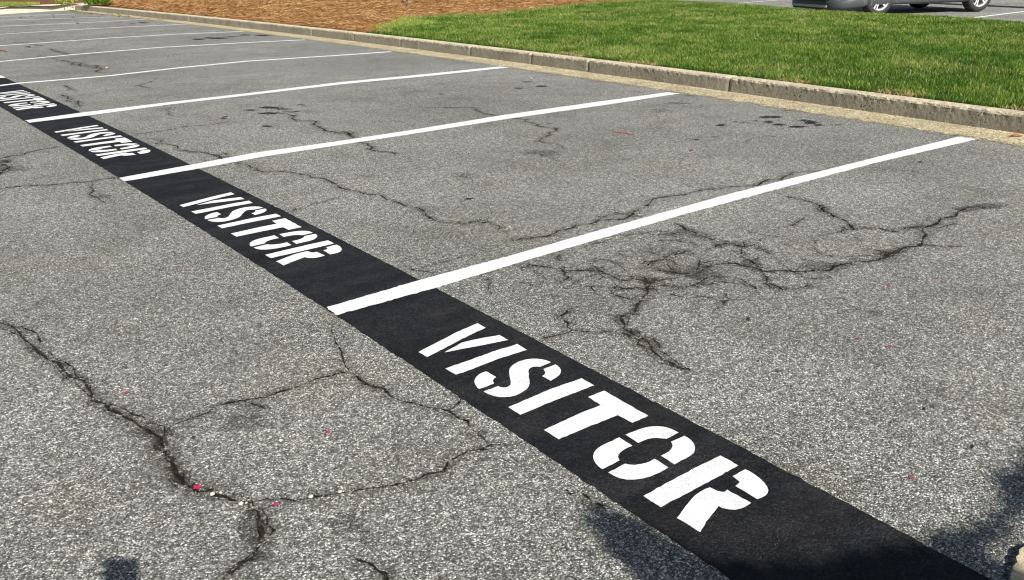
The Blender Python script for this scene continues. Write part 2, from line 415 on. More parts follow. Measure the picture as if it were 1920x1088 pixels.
CR = [
 ([(-40, 585), (0, 606), (33, 620), (63, 650), (83, 668), (110, 680), (133, 708), (165, 728), (172, 752), (205, 768), (240, 785), (262, 800), (300, 822), (310, 850), (322, 878), (332, 902), (360, 915), (395, 920), (420, 930), (455, 941), (472, 943)], .009, 1., .013),
 ([(250, 792), (285, 812), (303, 835), (312, 862), (330, 890), (345, 912)], .007, .75),
 ([(472, 943), (500, 935), (530, 935), (585, 932), (640, 925), (700, 915), (760, 904), (800, 889), (840, 866), (880, 845), (920, 834), (985, 828)], .0065, 1., .004),
 ([(462, 940), (484, 960), (492, 985), (490, 1010), (478, 1035), (452, 1056), (425, 1078), (405, 1110)], .010, 1., .012),
 ([(305, 806), (330, 795), (372, 780), (402, 762), (450, 752), (500, 745), (550, 728), (600, 708), (640, 698), (660, 703)], .0045, .85),
 ([(400, 764), (430, 754), (470, 757), (500, 770)], .004, .5),
 ([(628, 596), (624, 625), (640, 658), (648, 688), (670, 708), (700, 725), (730, 742), (780, 757), (815, 767), (842, 771), (862, 785), (880, 800), (905, 820), (918, 833)], .005, 1.),
 ([(862, 745), (858, 758), (842, 771)], .004, .9), ([(850, 730), (862, 747)], .003, .7),
 ([(690, 722), (740, 718), (800, 708)], .002, .5),
 ([(0, 590), (43, 583), (70, 568), (95, 552)], .003, .55), ([(0, 661), (43, 653), (66, 655)], .003, .6), ([(405, 567), (450, 563), (490, 564)], .002, .5),
 ([(55, 610), (90, 600), (125, 588)], .002, .35),
 ([(-30, 357), (0, 354), (67, 348), (143, 342), (173, 340), (213, 334), (225, 336)], .004, .9), ([(172, 342), (174, 360), (190, 376), (205, 382)], .006, .55),
 ([(-30, 303), (0, 297), (67, 283), (120, 274)], .003, .8), ([(-20, 236), (0, 232), (43, 228)], .003, .75), ([(0, 302), (8, 310), (-10, 330)], .02, .6),
 ([(150, 405), (175, 390), (200, 378)], .002, .4), ([(0, 480), (60, 440)], .0015, .3),
 ([(262, 260), (300, 263), (320, 272), (350, 283), (397, 290), (420, 300), (467, 310), (497, 323), (550, 323), (583, 333), (639, 353), (683, 364), (763, 388), (800, 406), (833, 418), (867, 419), (893, 415), (917, 418), (933, 433), (950, 443)], .006, 1., .0045),
 ([(397, 290), (420, 301), (440, 305)], .010, .7),
 ([(950, 443), (945, 456), (907, 470), (870, 480), (813, 496), (770, 505)], .0025, .6), ([(893, 415), (920, 408), (930, 400)], .002, .5),
 ([(950, 443), (963, 451), (1000, 446), (1033, 441), (1073, 428), (1123, 413), (1187, 401), (1207, 390), (1279, 366), (1310, 358), (1363, 350), (1423, 347), (1440, 337), (1487, 323), (1563, 313)], .0045, .85),
 ([(752, 446), (775, 430), (795, 416), (815, 410)], .002, .5),
 ([(545, 395), (580, 385), (610, 378), (640, 368)], .003, .7), ([(560, 385), (548, 400)], .004, .5),
 ([(233, 250), (300, 247), (330, 241), (350, 237), (417, 230), (460, 226)], .004, .7), ([(262, 259), (330, 262)], .004, .5),
 ([(527, 213), (547, 222), (593, 228), (597, 238), (620, 247), (640, 250), (657, 255), (663, 263), (690, 273), (723, 285), (747, 293)], .010, 1., .008),
 ([(640, 246), (657, 256)], .014, .8),
 ([(783, 202), (830, 202), (887, 202), (897, 208), (933, 217), (960, 222), (993, 230), (1010, 237), (1040, 240), (1030, 248), (1017, 258), (1040, 270), (1065, 282)], .0055, .9), ([(1040, 240), (1052, 242)], .004, .8), ([(1022, 230), (1040, 234)], .005, .6),
 ([(767, 252), (840, 240), (870, 236)], .005, .6), ([(700, 228), (740, 226), (800, 240)], .004, .3),
 ([(88, 92), (100, 95), (110, 98), (133, 103)], .012, .95), ([(107, 112), (127, 117), (150, 122), (180, 123), (190, 130), (197, 138)], .014, .85), ([(135, 118), (150, 124), (172, 126)], .016, .6),
 ([(77, 104), (90, 107), (107, 111)], .006, .7), ([(33, 78), (53, 83), (78, 87)], .012, .85), ([(73, 73), (95, 76)], .006, .6),
 ([(117, 160), (125, 164), (130, 168), (147, 170)], .008, .85), ([(113, 178), (127, 185), (147, 192), (138, 202)], .010, .8), ([(147, 170), (118, 176), (113, 178)], .004, .7),
 ([(248, 163), (267, 158), (285, 152)], .006, .7), ([(250, 161), (287, 166)], .006, .7), ([(200, 143), (240, 141), (290, 133)], .005, .6), ([(0, 131), (40, 128), (80, 125)], .003, .7),
 ([(188, 197), (215, 193)], .003, .5), ([(237, 190), (253, 188)], .006, .6), ([(310, 200), (318, 210), (335, 220)], .004, .5),
 ([(977, 494), (1000, 498), (1040, 503), (1057, 509), (1080, 508), (1127, 509), (1140, 515), (1160, 525), (1187, 523), (1217, 528), (1247, 524), (1279, 517)], .005, 1.),
 ([(1053, 506), (1062, 512), (1067, 520), (1050, 532)], .006, .85), ([(1050, 532), (1030, 545), (1000, 550)], .002, .45), ([(1010, 550), (1030, 556), (1060, 553)], .003, .5),
 ([(1190, 515), (1210, 522), (1220, 533), (1214, 545), (1207, 556), (1196, 570), (1190, 588), (1165, 594), (1168, 604), (1160, 620)], .0075, 1.),
 ([(1160, 620), (1175, 628), (1200, 638), (1215, 652), (1235, 668), (1257, 680), (1279, 692), (1296, 698)], .013, 1., .004), ([(1165, 615), (1195, 632), (1215, 642), (1225, 660)], .009, .9),
 ([(1160, 620), (1120, 623), (1073, 620), (1040, 630), (1010, 637)], .0045, .95), ([(1073, 620), (1065, 606), (1053, 592), (1062, 580), (1090, 572)], .0055, .9),
 ([(1150, 528), (1147, 546), (1160, 556), (1180, 562), (1196, 566)], .004, .85),
 ([(1200, 506), (1223, 490), (1250, 482), (1279, 476), (1300, 470)], .004, .75), ([(1057, 510), (1090, 495), (1130, 480)], .002, .4),
 ([(1255, 418), (1280, 426), (1300, 435), (1330, 448), (1363, 458), (1393, 463), (1423, 455)], .006, .9), ([(1393, 463), (1390, 475), (1395, 485), (1413, 493), (1430, 508)], .004, .8),
 ([(1279, 519), (1303, 516), (1320, 503), (1347, 496), (1380, 495), (1407, 501), (1430, 510), (1467, 508), (1513, 510), (1557, 508), (1580, 496), (1607, 490), (1647, 488), (1673, 473), (1707, 463), (1727, 458), (1737, 440), (1730, 430), (1757, 420), (1793, 405), (1807, 393), (1830, 388), (1850, 390)], .007, .95),
 ([(1650, 488), (1665, 478), (1690, 468)], .010, .8), ([(1280, 480), (1300, 476), (1312, 490), (1305, 510)], .004, .7), ([(1240, 528), (1260, 540), (1300, 536), (1330, 525)], .003, .7),
 ([(1427, 512), (1437, 530), (1467, 543), (1497, 541), (1515, 530)], .005, .85), ([(1727, 458), (1773, 463), (1815, 464)], .0045, .85), ([(1650, 490), (1670, 508)], .004, .8),
 ([(1455, 362), (1493, 373), (1527, 381), (1543, 396), (1563, 406), (1590, 418), (1600, 431), (1647, 428), (1680, 435), (1725, 425)], .0065, .95), ([(1535, 385), (1545, 398)], .012, .8),
 ([(1463, 426), (1493, 418), (1513, 405)], .004, .75), ([(1527, 441), (1524, 460), (1540, 478), (1580, 485)], .003, .55), ([(1613, 471), (1647, 470), (1675, 471)], .004, .8), ([(1713, 428), (1760, 428), (1800, 410)], .003, .6),
 ([(1440, 477), (1480, 474), (1540, 480)], .002, .5), ([(1340, 470), (1380, 478), (1440, 490)], .002, .5), ([(1300, 560), (1350, 565), (1400, 562)], .003, .5), ([(1320, 535), (1340, 520), (1380, 525)], .003, .6),
 ([(1062, 918), (1070, 926), (1107, 936), (1122, 945), (1136, 949)], .0055, 1.), ([(655, 1042), (690, 1056), (705, 1068), (723, 1078), (745, 1095)], .005, 1.),
 ([(1880, 533), (1900, 538), (1930, 548)], .003, .6), ([(1150, 402), (1190, 404), (1240, 412)], .003, .4), ([(1260, 340), (1285, 345), (1300, 355)], .003, .4),
 ([(985, 447), (1010, 440), (1060, 447)], .003, .3), ([(690, 335), (730, 330), (760, 322)], .002, .25), ([(840, 330), (870, 325), (885, 335)], .003, .4),
 ([(1010, 290), (1040, 300), (1060, 312)], .006, .35), ([(20, 700), (60, 740)], .002, .25),
]
for c in CR:
    w_a = c[1] if c[1] < .006 else .006+(c[1]-.006)*.35
    w_b = (c[3] if len(c) > 3 else c[1]); w_b = w_b if w_b < .006 else .006+(w_b-.006)*.35
    far_ = c[0][0][1] < 270
    crack(c[0], c[1] if far_ else w_a*.68, c[2], (w_b if not far_ else c[3] if len(c) > 3 else None))
    if c[1] >= .0075 and not far_:           # spalled edges: a second broken line beside the main one
        o_ = [(x+random.uniform(5, 13), y-random.uniform(-1, 8)) for x, y in c[0]]
        crack(o_, .0028, c[2]*.8, .0028, True, False); o_ = [(x-random.uniform(3, 10), y+random.uniform(0, 7)) for x, y in c[0]]
        crack(o_, .0022, c[2]*.6, .0022, True, False)
for _ in range(75):                           # alligator hairlines in the nearest right hand stall
    c_ = at(random.gauss(1260, 150), random.gauss(502, 38)); a_ = random.uniform(0, 6.28); q = [c_]; ln_ = random.uniform(.08, .32)
    for _k in range(5):
        a_ += random.gauss(0, .45); q.append(q[-1]+Vector((math.cos(a_), math.sin(a_), 0))*ln_/5)
    hairline(q, random.uniform(.003, .0058), random.uniform(.5, .95))
ST = [(507, 202, 56, 5, 1.), (470, 207, 30, 5, .7), (503, 213, 60, 5, 1.), (530, 205, 40, 6, .6), (545, 210, 40, 4, .4), (500, 237, 24, 4, 1.), (565, 197, 24, 3, .8), (557, 209, 16, 3, .6), (420, 223, 10, 3, .7),
 (373, 74, 30, 3.5, .9), (408, 72, 48, 4, 1.), (390, 71, 20, 3, .6), (460, 66, 30, 3, .7), (492, 67, 34, 3.5, .9), (435, 69, 30, 2.5, .5), (268, 43, 26, 3, .8), (248, 45, 18, 2.5, .7), (225, 42, 14, 2, .4),
 (972, 166, 22, 3, .9), (1015, 162, 26, 5, 1.), (987, 154, 24, 3, .8), (965, 171, 10, 2, .6), (1050, 160, 30, 2.5, .35), (828, 177, 12, 2.5, .7),
 (1353, 235, 22, 6, 1.), (1445, 220, 50, 6, 1.), (1440, 229, 20, 6, .9), (1462, 234, 34, 5, .9), (1495, 238, 50, 5, 1.), (1521, 230, 36, 8, 1.), (1508, 226, 30, 4, .8), (1535, 235, 24, 5, .8), (1395, 230, 26, 4, .4), (1418, 227, 14, 3, .6), (1340, 257, 16, 4, .5), (1305, 262, 16, 4, .7), (1450, 257, 14, 3, .6), (1380, 229, 14, 3, .5), (1570, 235, 40, 5, .3), (1480, 207, 24, 3, .5), (1402, 265, 16, 4, .4),
 (878, 373, 22, 6, 1.), (1860, 386, 70, 16, .5), (1815, 392, 70, 14, .35), (1720, 425, 60, 10, .3), (1290, 440, 110, 26, .30), (1310, 512, 120, 34, .42), (1240, 470, 100, 24, .25), (1540, 500, 150, 18, .3), (1130, 505, 90, 16, .25), (1655, 475, 50, 10, .35),
 (1020, 287, 90, 16, .35), (870, 330, 90, 14, .22), (690, 330, 60, 10, .18), (1240, 208, 50, 8, .3), (1270, 194, 60, 4, .5), (1290, 180, 40, 4, .35), (455, 790, 110, 40, .32), (475, 765, 70, 24, .26), (660, 985, 90, 50, .28), (690, 1005, 60, 40, .22), (375, 965, 16, 10, .4),
 (1402, 599, 14, 8, .9), (1421, 678, 8, 6, .9), (1732, 767, 9, 8, .95), (1822, 838, 9, 8, .95), (1850, 832, 7, 6, .9), (1670, 793, 7, 6, .9), (1708, 648, 8, 5, .8), (1458, 697, 14, 8, .6), (8, 303, 30, 9, .7), (30, 318, 70, 14, .25), (195, 368, 40, 12, .3), (1725, 304, 12, 4, .9), (1712, 322, 8, 4, .6), (710, 985, 20, 14, .3), (535, 498, 30, 10, .3),
 (470, 1000, 50, 80, .34), (470, 962, 30, 26, .42), (485, 1040, 34, 34, .4), (320, 810, 30, 30, .3), (345, 890, 34, 30, .35), (300, 830, 26, 40, .25), (1580, 1075, 30, 12, .1)]
for s_ in ST: stain(*s_)
lot = mesh_obj('parking_lot', V, F, [M['asphalt'], M['crack'], M['stain']], mi=MI)
for k, a in (('d', AD), ('w', AW), ('s', AS)):
    t_ = lot.data.attributes.new(k, 'FLOAT', 'POINT'); t_.data.foreach_set('value', np.array(a, np.float32))
tag(lot, kind='structure'); print('top crack z', zc[0])

# ------------------------------------------------------------------ painted markings
def flat(name, pts, z, mat, parent=None, thick=.0006):
    bm = bmesh.new(); vs = [bm.verts.new((p.x, p.y, z)) for p in pts]
    f = bm.faces.new(vs)
    if f.normal.z < 0 or (f.normal_update() or f.normal.z < 0): f.normal_flip()
    bmesh.ops.triangulate(bm, faces=[f], ngon_method='EAR_CLIP')
    return bm_obj(name, bm, mat, parent)
# black band, edges as traced
BL = [(1500, 1185), (1357, 1082), (1267, 1018), (1140, 925), (997, 832), (833, 725), (607, 580), (500, 506), (270, 363), (222, 336), (46, 227), (0, 200), (-80, 152)]
BR = [(2010, 1165), (1860, 1088), (1747, 1028), (1613, 963), (1447, 872), (1280, 787), (1110, 695), (950, 608), (805, 533), (640, 448), (500, 378), (364, 314), (250, 259), (158, 215), (80, 178), (36, 158), (8, 145), (-60, 116)]
def smooth_edge(px):
    q = [at(*p) for p in px]; cf = np.polyfit([p.y for p in q], [p.x for p in q], 3); y0, y1 = q[0].y, q[-1].y
    return [Vector((float(np.polyval(cf, y)), y, 0)) for y in np.linspace(y0, y1, 60)]
bl = jag(smooth_edge(BL), .018, .0016); br = jag(smooth_edge(BR), .018, .0016)
band = flat('painted_band', bl+br[::-1], .0021, M['black'])
tag(band, 'wide matt black painted band carrying the white VISITOR words', 'road marking')
# white stall lines
def line_two(top, bot):
    return jag([at(*p) for p in top+bot[::-1]], .014, .0019, closed=True)
ln = {}
ln[0] = line_two([(612, 577), (640, 569.5), (786.7, 526.3), (946.7, 483.2), (1116.7, 434.7), (1279, 389.3), (1376, 362.3), (1580, 311.5), (1800, 256.3)],
                 [(632, 592.5), (640, 589.5), (820, 540), (976.7, 492.3), (1150, 441.5), (1279, 404.), (1433, 362.3), (1640, 306.7), (1838, 260.5)])
ln[1] = line_two([(223, 334.5), (356.7, 310), (476.7, 287.3), (640, 264.6), (773, 244.3), (940, 217), (1120, 191.5), (1252, 173.6)],
                 [(233.5, 341), (373, 317), (493, 294.8), (640, 272.3), (766.7, 253), (956.7, 222.9), (1140, 196.8), (1275, 176)])
ln[2] = line_two([(47, 226.4), (153, 211.8), (316.7, 192.3), (466.7, 175), (640, 154.4), (800, 139.3), (935, 125.3)],
                 [(55.5, 230.8), (167, 217.2), (316.7, 196.8), (466.7, 179.3), (640, 158.7), (806.7, 142.8), (958, 126.8)])
CEN = {3: [(-60, 168), (0, 161), (37, 156.5), (207, 142.5), (333, 128), (467, 115), (640, 104), (733, 97.4)],
       4: [(-90, 125.5), (0, 116), (133, 103.3), (300, 89.4), (467, 80), (572, 75.2)],
       5: [(-120, 96), (0, 86.3), (207, 71.6), (333, 64.4), (457, 59.4)],
       6: [(-130, 73), (0, 64.7), (167, 54.4), (350, 45.6)],
       7: [(-140, 58), (0, 49.7), (133, 44.2), (281, 36.2)],
       8: [(-140, 44), (0, 38.3), (117, 35), (208, 32.2)],
       9: [(-140, 36), (0, 31.4), (83, 28.4), (148, 26.3)]}
for k, ps in CEN.items():
    g_ = [at(*p) for p in ps]; a, b = [], []
    for i, p in enumerate(g_):
        t = g_[min(i+1, len(g_)-1)]-g_[max(i-1, 0)]; t.normalize(); nr = Vector((-t.y, t.x, 0))*.05
        a.append(p+nr); b.append(p-nr)
    ln[k] = jag(a+b[::-1], .06, .002, closed=True)
LBL = ['nearest and widest looking white stall line, crossing the black band above the largest VISITOR',
 'white stall line crossing the black band between the largest readable and the third VISITOR words',
 'white stall line crossing the black band between the two farthest VISITOR words',
 'white stall line just beyond the farthest VISITOR word, ending at the kerb where the lawn tip starts',
 'white stall line ending at the kerb near the dark oil streaks, fifth from the camera',
 'white stall line ending beside the pine straw kerb, sixth from the camera',
 'white stall line seventh from the camera, ending at a kerb joint beside pine straw',
 'white stall line eighth from the camera, third from the far pale kerb',
 'thin far white stall line, second from the pale kerb at the back',
 'farthest white stall line, running just in front of the pale kerb among fallen leaves']
LBL[3] = 'white stall line just beyond the farthest VISITOR word, ending by the lawn tip'
LBL[1] = 'second nearest white stall line, crossing the band between the second and third nearest VISITOR words'
for k in range(10):
    o = flat('stall_line', ln[k], .0026 + k*.00001, M['white'])
    tag(o, LBL[k], 'road marking', 'white parking stall lines')
# a last scrap of white paint where the band runs out of the picture
o = flat('paint_patch', jag([at(*p) for p in [(-40, 128), (0, 141.5), (12, 146.5), (-12, 147), (-50, 133)]], .03, .002, closed=True), .0030, M['white'])
tag(o, 'scrap of white paint where the black band leaves the picture on the left', 'road marking')

def tr(off, pts, s=8.): return [(off[0]+x/s, off[1]+y/s) for x, y in pts]
O1, O2, O3, O4, O5 = (770, 600), (880, 660), (1000, 720), (1100, 790), (1200, 840)
GL = [
 ('V', [tr(O1, [(118, 492), (245, 567), (515, 432), (780, 290), (1125, 127), (1005, 58), (700, 190), (400, 345)]),
        tr(O1, [(508, 497), (640, 422), (770, 352), (920, 312), (1150, 268), (1330, 237), (1462, 312), (1150, 375), (860, 430)])]),
 ('I', [tr(O1, [(522, 740), (680, 832), (880, 765), (1300, 600), (1745, 460), (1600, 370), (1500, 405), (1320, 455), (1110, 530), (860, 622)])]),
 ('S', [tr(O2, [(255, 303), (405, 390), (375, 405), (352, 445), (372, 485), (148, 568), (118, 545), (92, 505), (78, 460), (82, 425), (100, 390), (145, 348), (200, 320)]),
        tr(O2, [(212, 605), (430, 525), (465, 538), (500, 545), (545, 545), (590, 530), (618, 505), (622, 470), (612, 400), (600, 340), (598, 295), (605, 262), (628, 228), (680, 188), (745, 155), (820, 130), (890, 117), (960, 112), (1030, 114), (1100, 123), (1165, 140), (1225, 165), (1060, 235), (1010, 230), (960, 234), (915, 250), (893, 275), (887, 310), (892, 380), (902, 430), (905, 480), (893, 525), (865, 565), (820, 600), (760, 635), (690, 665), (610, 683), (530, 690), (450, 688), (370, 672), (290, 645)]),
        tr(O2, [(1110, 268), (1290, 200), (1325, 220), (1358, 252), (1374, 290), (1368, 330), (1345, 362), (1300, 397), (1222, 445), (1090, 375), (1130, 350), (1140, 325), (1130, 295)])]),
 ('I', [tr(O2, [(587, 840), (765, 955), (1300, 730), (1870, 515), (1685, 405), (1250, 555)])]),
 ('T', [tr(O3, [(158, 703), (385, 845), (720, 700), (1265, 480), (1485, 595), (1720, 490), (1060, 112), (822, 208), (1010, 330), (700, 450)])]),
 ('O', [tr(O4, [(490, 255), (685, 380), (620, 405), (555, 440), (505, 480), (475, 518), (468, 555), (492, 600), (235, 732), (180, 690), (135, 640), (107, 590), (98, 540), (108, 490), (135, 445), (180, 405), (240, 370), (330, 328)]),
        tr(O4, [(580, 215), (775, 340), (830, 312), (900, 283), (970, 267), (1040, 262), (1110, 266), (1195, 275), (1378, 182), (1320, 150), (1250, 120), (1180, 100), (1100, 90), (1020, 87), (930, 95), (840, 117), (720, 160)]),
        tr(O4, [(1262, 322), (1465, 230), (1520, 260), (1570, 300), (1605, 345), (1625, 400), (1622, 450), (1600, 490), (1560, 525), (1480, 575), (1320, 660), (1112, 530), (1180, 500), (1235, 465), (1272, 425), (1288, 385), (1282, 350)]),
        tr(O4, [(325, 782), (575, 650), (640, 664), (720, 668), (800, 658), (870, 643), (930, 625), (1020, 575), (1225, 708), (1100, 778), (960, 838), (840, 872), (720, 890), (600, 887), (500, 867), (410, 833)])]),
 ('R', [tr(O5, [(42, 622), (262, 765), (600, 590), (1000, 375), (1250, 235), (1025, 108), (700, 265), (350, 450)], 6.8),
        tr(O5, [(1178, 370), (1340, 283), (1400, 310), (1465, 352), (1525, 400), (1580, 450), (1618, 500), (1634, 548), (1625, 585), (1600, 615), (1555, 642), (1495, 665), (1215, 495), (1250, 470), (1270, 445)], 6.8),
        tr(O5, [(470, 905), (765, 1085), (880, 910), (1000, 755), (1060, 780), (1130, 795), (1210, 800), (1290, 785), (1350, 755), (1415, 712), (1110, 542), (1080, 572), (1040, 572), (990, 560), (890, 515), (830, 535), (760, 575), (690, 625), (640, 680), (560, 780)], 6.8)]),
]
ORI = at(1112, 800)
def build_word():
    root = empty('stencilled_word', (ORI.x, ORI.y, .0026))
    for ch, polys in GL:
        bm = bmesh.new()
        for pl in polys:
            pts = jag([at(*p) for p in pl], .012, .0007, closed=True)
            vs = [bm.verts.new((p.x-ORI.x, p.y-ORI.y, 0)) for p in pts]
            f = bm.faces.new(vs); f.normal_update()
            if f.normal.z < 0: f.normal_flip()
            bmesh.ops.triangulate(bm, faces=[f], ngon_method='EAR_CLIP')
        o = bm_obj('letter', bm, M['white'], root)
        o['label'] = 'white stencilled letter ' + ch
    return root
word = build_word()
ref = [at(784.7, 661.5), at(895.6, 607.3), at(1312.5, 999.5), at(1440, 920.6)]     # V foot, V top, R leg, R bowl
targets = [None,
 [at(339.2, 385.8), at(431.7, 361.3), at(532.5, 500.8), at(636.7, 470.8)],
 [at(105.7, 248), at(179.7, 234.7), at(193.4, 300.8), at(277.4, 285.4)],
 [None, at(43.3, 169.5), at(34.9, 208.6), at(101, 198.7)]]
WL = ['nearest and largest white stencilled word VISITOR on the black band',
      'second nearest white stencilled word VISITOR, between the two nearest stall lines',
      'third nearest white stencilled word VISITOR, at the left between stall lines',
      'farthest white stencilled word VISITOR, cut by the left edge of the photo']
tag(word, WL[0], 'painted word', 'VISITOR words stencilled on the black band')
def dup(root):
    r = root.copy(); COL.objects.link(r)
    for ch in list(root.children):
        c = ch.copy(); COL.objects.link(c); c.parent = r
        for g2 in list(ch.children):
            d = g2.copy(); COL.objects.link(d); d.parent = c
    return r
for k in (1, 2, 3):
    T = targets[k]
    A = [(r-ORI, t) for r, t in zip(ref, T) if t is not None]
    ca = sum((a for a, _ in A), Vector())/len(A); cb = sum((b for _, b in A), Vector())/len(A)
    sn = sum((a-ca).x*(b-cb).y-(a-ca).y*(b-cb).x for a, b in A); cs = sum((a-ca).x*(b-cb).x+(a-ca).y*(b-cb).y for a, b in A)
    th = max(-.08, min(.08, math.atan2(sn, cs)))
    R2 = Matrix.Rotation(th, 3, 'Z')
    Q = [((a-ca), R2.transposed() @ (b-cb)) for a, b in A]
    sx = sum(a.x*b.x for a, b in Q)/sum(a.x*a.x for a, b in Q); sy = sum(a.y*b.y for a, b in Q)/sum(a.y*a.y for a, b in Q)
    print('scale', sx, sy); R2 = R2 @ Matrix.Diagonal((sx, sy, 1)); p = cb-R2 @ ca
    r = dup(word); r.location = (p.x, p.y, .0026); r.rotation_euler = (0, 0, th); r.scale = (sx, sy, 1); r['label'] = WL[k]
    print('word', k, p, th, [(R2 @ a + p - b).length for a, b in A])

# ------------------------------------------------------------------ kerb and gutter
JOINTS = [at(1100, 137).y, at(880, 107).y, at(660, 79).y, at(756.7, 89.3).y, at(1000, 121.7).y, at(1363, 174).y, at(453, 53.3).y, at(583, 69).y, at(353, 41.7).y, 1.2, -1.8]
def kerb_strip():
    V = []; F = []; MI = []
    KH = .14
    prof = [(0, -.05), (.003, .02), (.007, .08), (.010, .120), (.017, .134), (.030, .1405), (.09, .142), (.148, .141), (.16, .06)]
    cuts = sorted([-4.]+JOINTS+[30.2])
    for a, b in zip(cuts, cuts[1:]):
        a2, b2 = a+.006, b-.006
        n = max(2, int((b-a)/.03)); rows = []
        for i in range(n+1):
            y = a2+(b2-a2)*i/n; x = float(KX(y)); ry = []
            endk = .006 if i in (0, n) else 0
            for j, (u, z) in enumerate(prof):
                r = (random.gauss(0, .0005) if j < 3 else random.gauss(0, .002) if j < 7 else 0)
                rz = (random.gauss(0, .0016) if 2 < j < 7 else 0)
                V.append((x+u+r+endk*(j > 0), y, z+rz-endk*(z > .1))); ry.append(len(V)-1)
            rows.append(ry)
        for p, q in zip(rows, rows[1:]):
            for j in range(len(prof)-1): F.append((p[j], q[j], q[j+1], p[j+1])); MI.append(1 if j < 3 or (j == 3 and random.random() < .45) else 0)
        F.append(tuple(rows[0])); F.append(tuple(rows[-1][::-1])); MI += [1, 1]
    return mesh_obj('kerb', V, F, [M['kerb'], M['kerb_face_shaded']], mi=MI)
tag(kerb_strip(), kind='structure')
# dark soil joint filler core behind the gaps
V = []; F = []
for i, y in enumerate(np.linspace(-4, 30, 60)):
    x = float(KX(y)); V += [(x+.02, y, -.05), (x+.02, y, .115), (x+.14, y, .115), (x+.14, y, -.05)]
    if i:
        b_ = 4*i; a_ = b_-4
        for j in range(3): F.append((a_+j, b_+j, b_+j+1, a_+j+1))
g = NT('joint'); M['joint'] = g.fin((.02, .018, .014), .95)
tag(mesh_obj('kerb_joint_filler', V, F, M['joint']), kind='structure')
# gutter sheet with a ragged outer edge
V = []; F = []; E = []
ys = np.linspace(-4, 30.2, 700); K = 13
for i, y in enumerate(ys):
    x1 = float(KX(y))+.01; x0 = float(GX(y))-.13
    for j in range(K):
        f = j/(K-1); x = x0+(x1-x0)*f
        V.append((x, y, .0032+.006*f*f)); E.append(min(1, max(0, (x-x0)/.24)))
    if i:
        b_ = K*i; a_ = b_-K
        for j in range(K-1): F.append((a_+j, a_+j+1, b_+j+1, b_+j))
gu = mesh_obj('gutter', V, F, M['gutter'])
t_ = gu.data.attributes.new('e', 'FLOAT', 'POINT'); t_.data.foreach_set('value', np.array(E, np.float32))
tag(gu, kind='structure')
# pale kerb across the far end of the lot
c0 = at(141, 18.8); c1 = at(100, 20.9); c2 = at(0, 27.3); d_ = (c2-c0).normalized(); c3 = c2+d_*14
path = [c0+(c0-c1).normalized()*.4, c0, c1, c2, c3]
V = []; F = []; nrm = Vector((-d_.y, d_.x, 0));
if nrm.y < 0: nrm = -nrm
prof = [(0, -.03), (.005, .02), (.02, .15), (.05, .175), (.20, .18), (.21, 0)]
pp = jag(path, .12, .002)
for i, p in enumerate(pp):
    for u, z in prof: V.append((p.x+nrm.x*u, p.y+nrm.y*u, z+random.gauss(0, .001)))
    if i:
        b_ = 6*i; a_ = b_-6
        for j in range(5): F.append((a_+j, b_+j, b_+j+1, a_+j+1))
o = mesh_obj('kerb', V, F, M['kerb_pale']); tag(o, kind='structure')
# corner of a concrete slab at the lower right of the picture
sp = [at(*p) for p in [(1960, 1018), (1922, 1034), (1908, 1042), (1903, 1056), (1905, 1066), (1897, 1074), (1892, 1095), (1880, 1130), (1900, 1200), (2500, 1100), (2300, 980)]]
sp = jag(sp, .012, .0025, closed=True)
bm = bmesh.new(); vs = [bm.verts.new((p.x, p.y, .016)) for p in sp]; f = bm.faces.new(vs); f.normal_update()
if f.normal.z < 0: f.normal_flip()
ex = bmesh.ops.extrude_face_region(bm, geom=[f])
for v in [e for e in ex['geom'] if isinstance(e, bmesh.types.BMVert)]: v.co.z = -.02
tag(bm_obj('pavement', bm, M['slab']), kind='structure')

# ------------------------------------------------------------------ island: soil, lawn, pine straw
FAR0 = at(1920, 38, .23); FAR1 = at(1310, 1, .23)
fs = (FAR1.x-FAR0.x)/(FAR1.y-FAR0.y)
def farx(y): return FAR0.x+(y-FAR0.y)*fs
def tz(x, y):
    k = KX(y)+.15; f = np.clip((x-k)/3., 0, 1)
    z = .125+.045*f*f*(3-2*f)+.012*np.sin(x*1.9+.7*y)*f+.010*np.sin(y*1.3-x*.6)*f
    fx = farx(y); e = np.clip((x-fx)/.9, 0, 1)
    return z-e*e*.35-.05*np.clip(1-(x-k)/.06, 0, 1)
# lawn / straw boundary
LB = [at(px, py+3, .16) for px, py in [(671, 60), (690, 54), (707, 50), (740, 39), (790, 32), (840, 28), (907, 26), (973, 20), (1040, 11), (1107, 5), (1180, 0), (1250, -6)]]
lbx = np.array([p.x for p in LB]); lby = np.array([p.y for p in LB])
o_ = np.argsort(lbx); lbx, lby = lbx[o_], lby[o_]
def lawn_ymax(x): return np.interp(x, lbx, lby)+.10*np.sin(x*5.1)+.06*np.sin(x*11.7+1)
xs = np.concatenate([[0, .03, .06, .09], .12+np.linspace(0, 1, 26)**1.3*9.4, [10.2, 11, 13, 20]]); ys = np.concatenate([np.linspace(-6, 32, 130), [36, 42, 50, 60]])
V = []; F = []; MI = []
for j, y in enumerate(ys):
    k = float(KX(y))+.145
    for i, x in enumerate(xs):
        X = k+x; V.append((X, y, float(tz(X, y)) if y < 31 or True else 0))
nx = len(xs)
for j in range(len(ys)-1):
    for i in range(nx-1):
        a = j*nx+i; F.append((a, a+1, a+1+nx, a+nx))
        cx = V[a][0]+.2; cy = V[a][1]+.15
        MI.append(1 if cy > lawn_ymax(cx) else 0)
o = mesh_obj('ground', V, F, [M['soil'], M['straw_base']], smooth=True, mi=MI); tag(o, kind='structure')
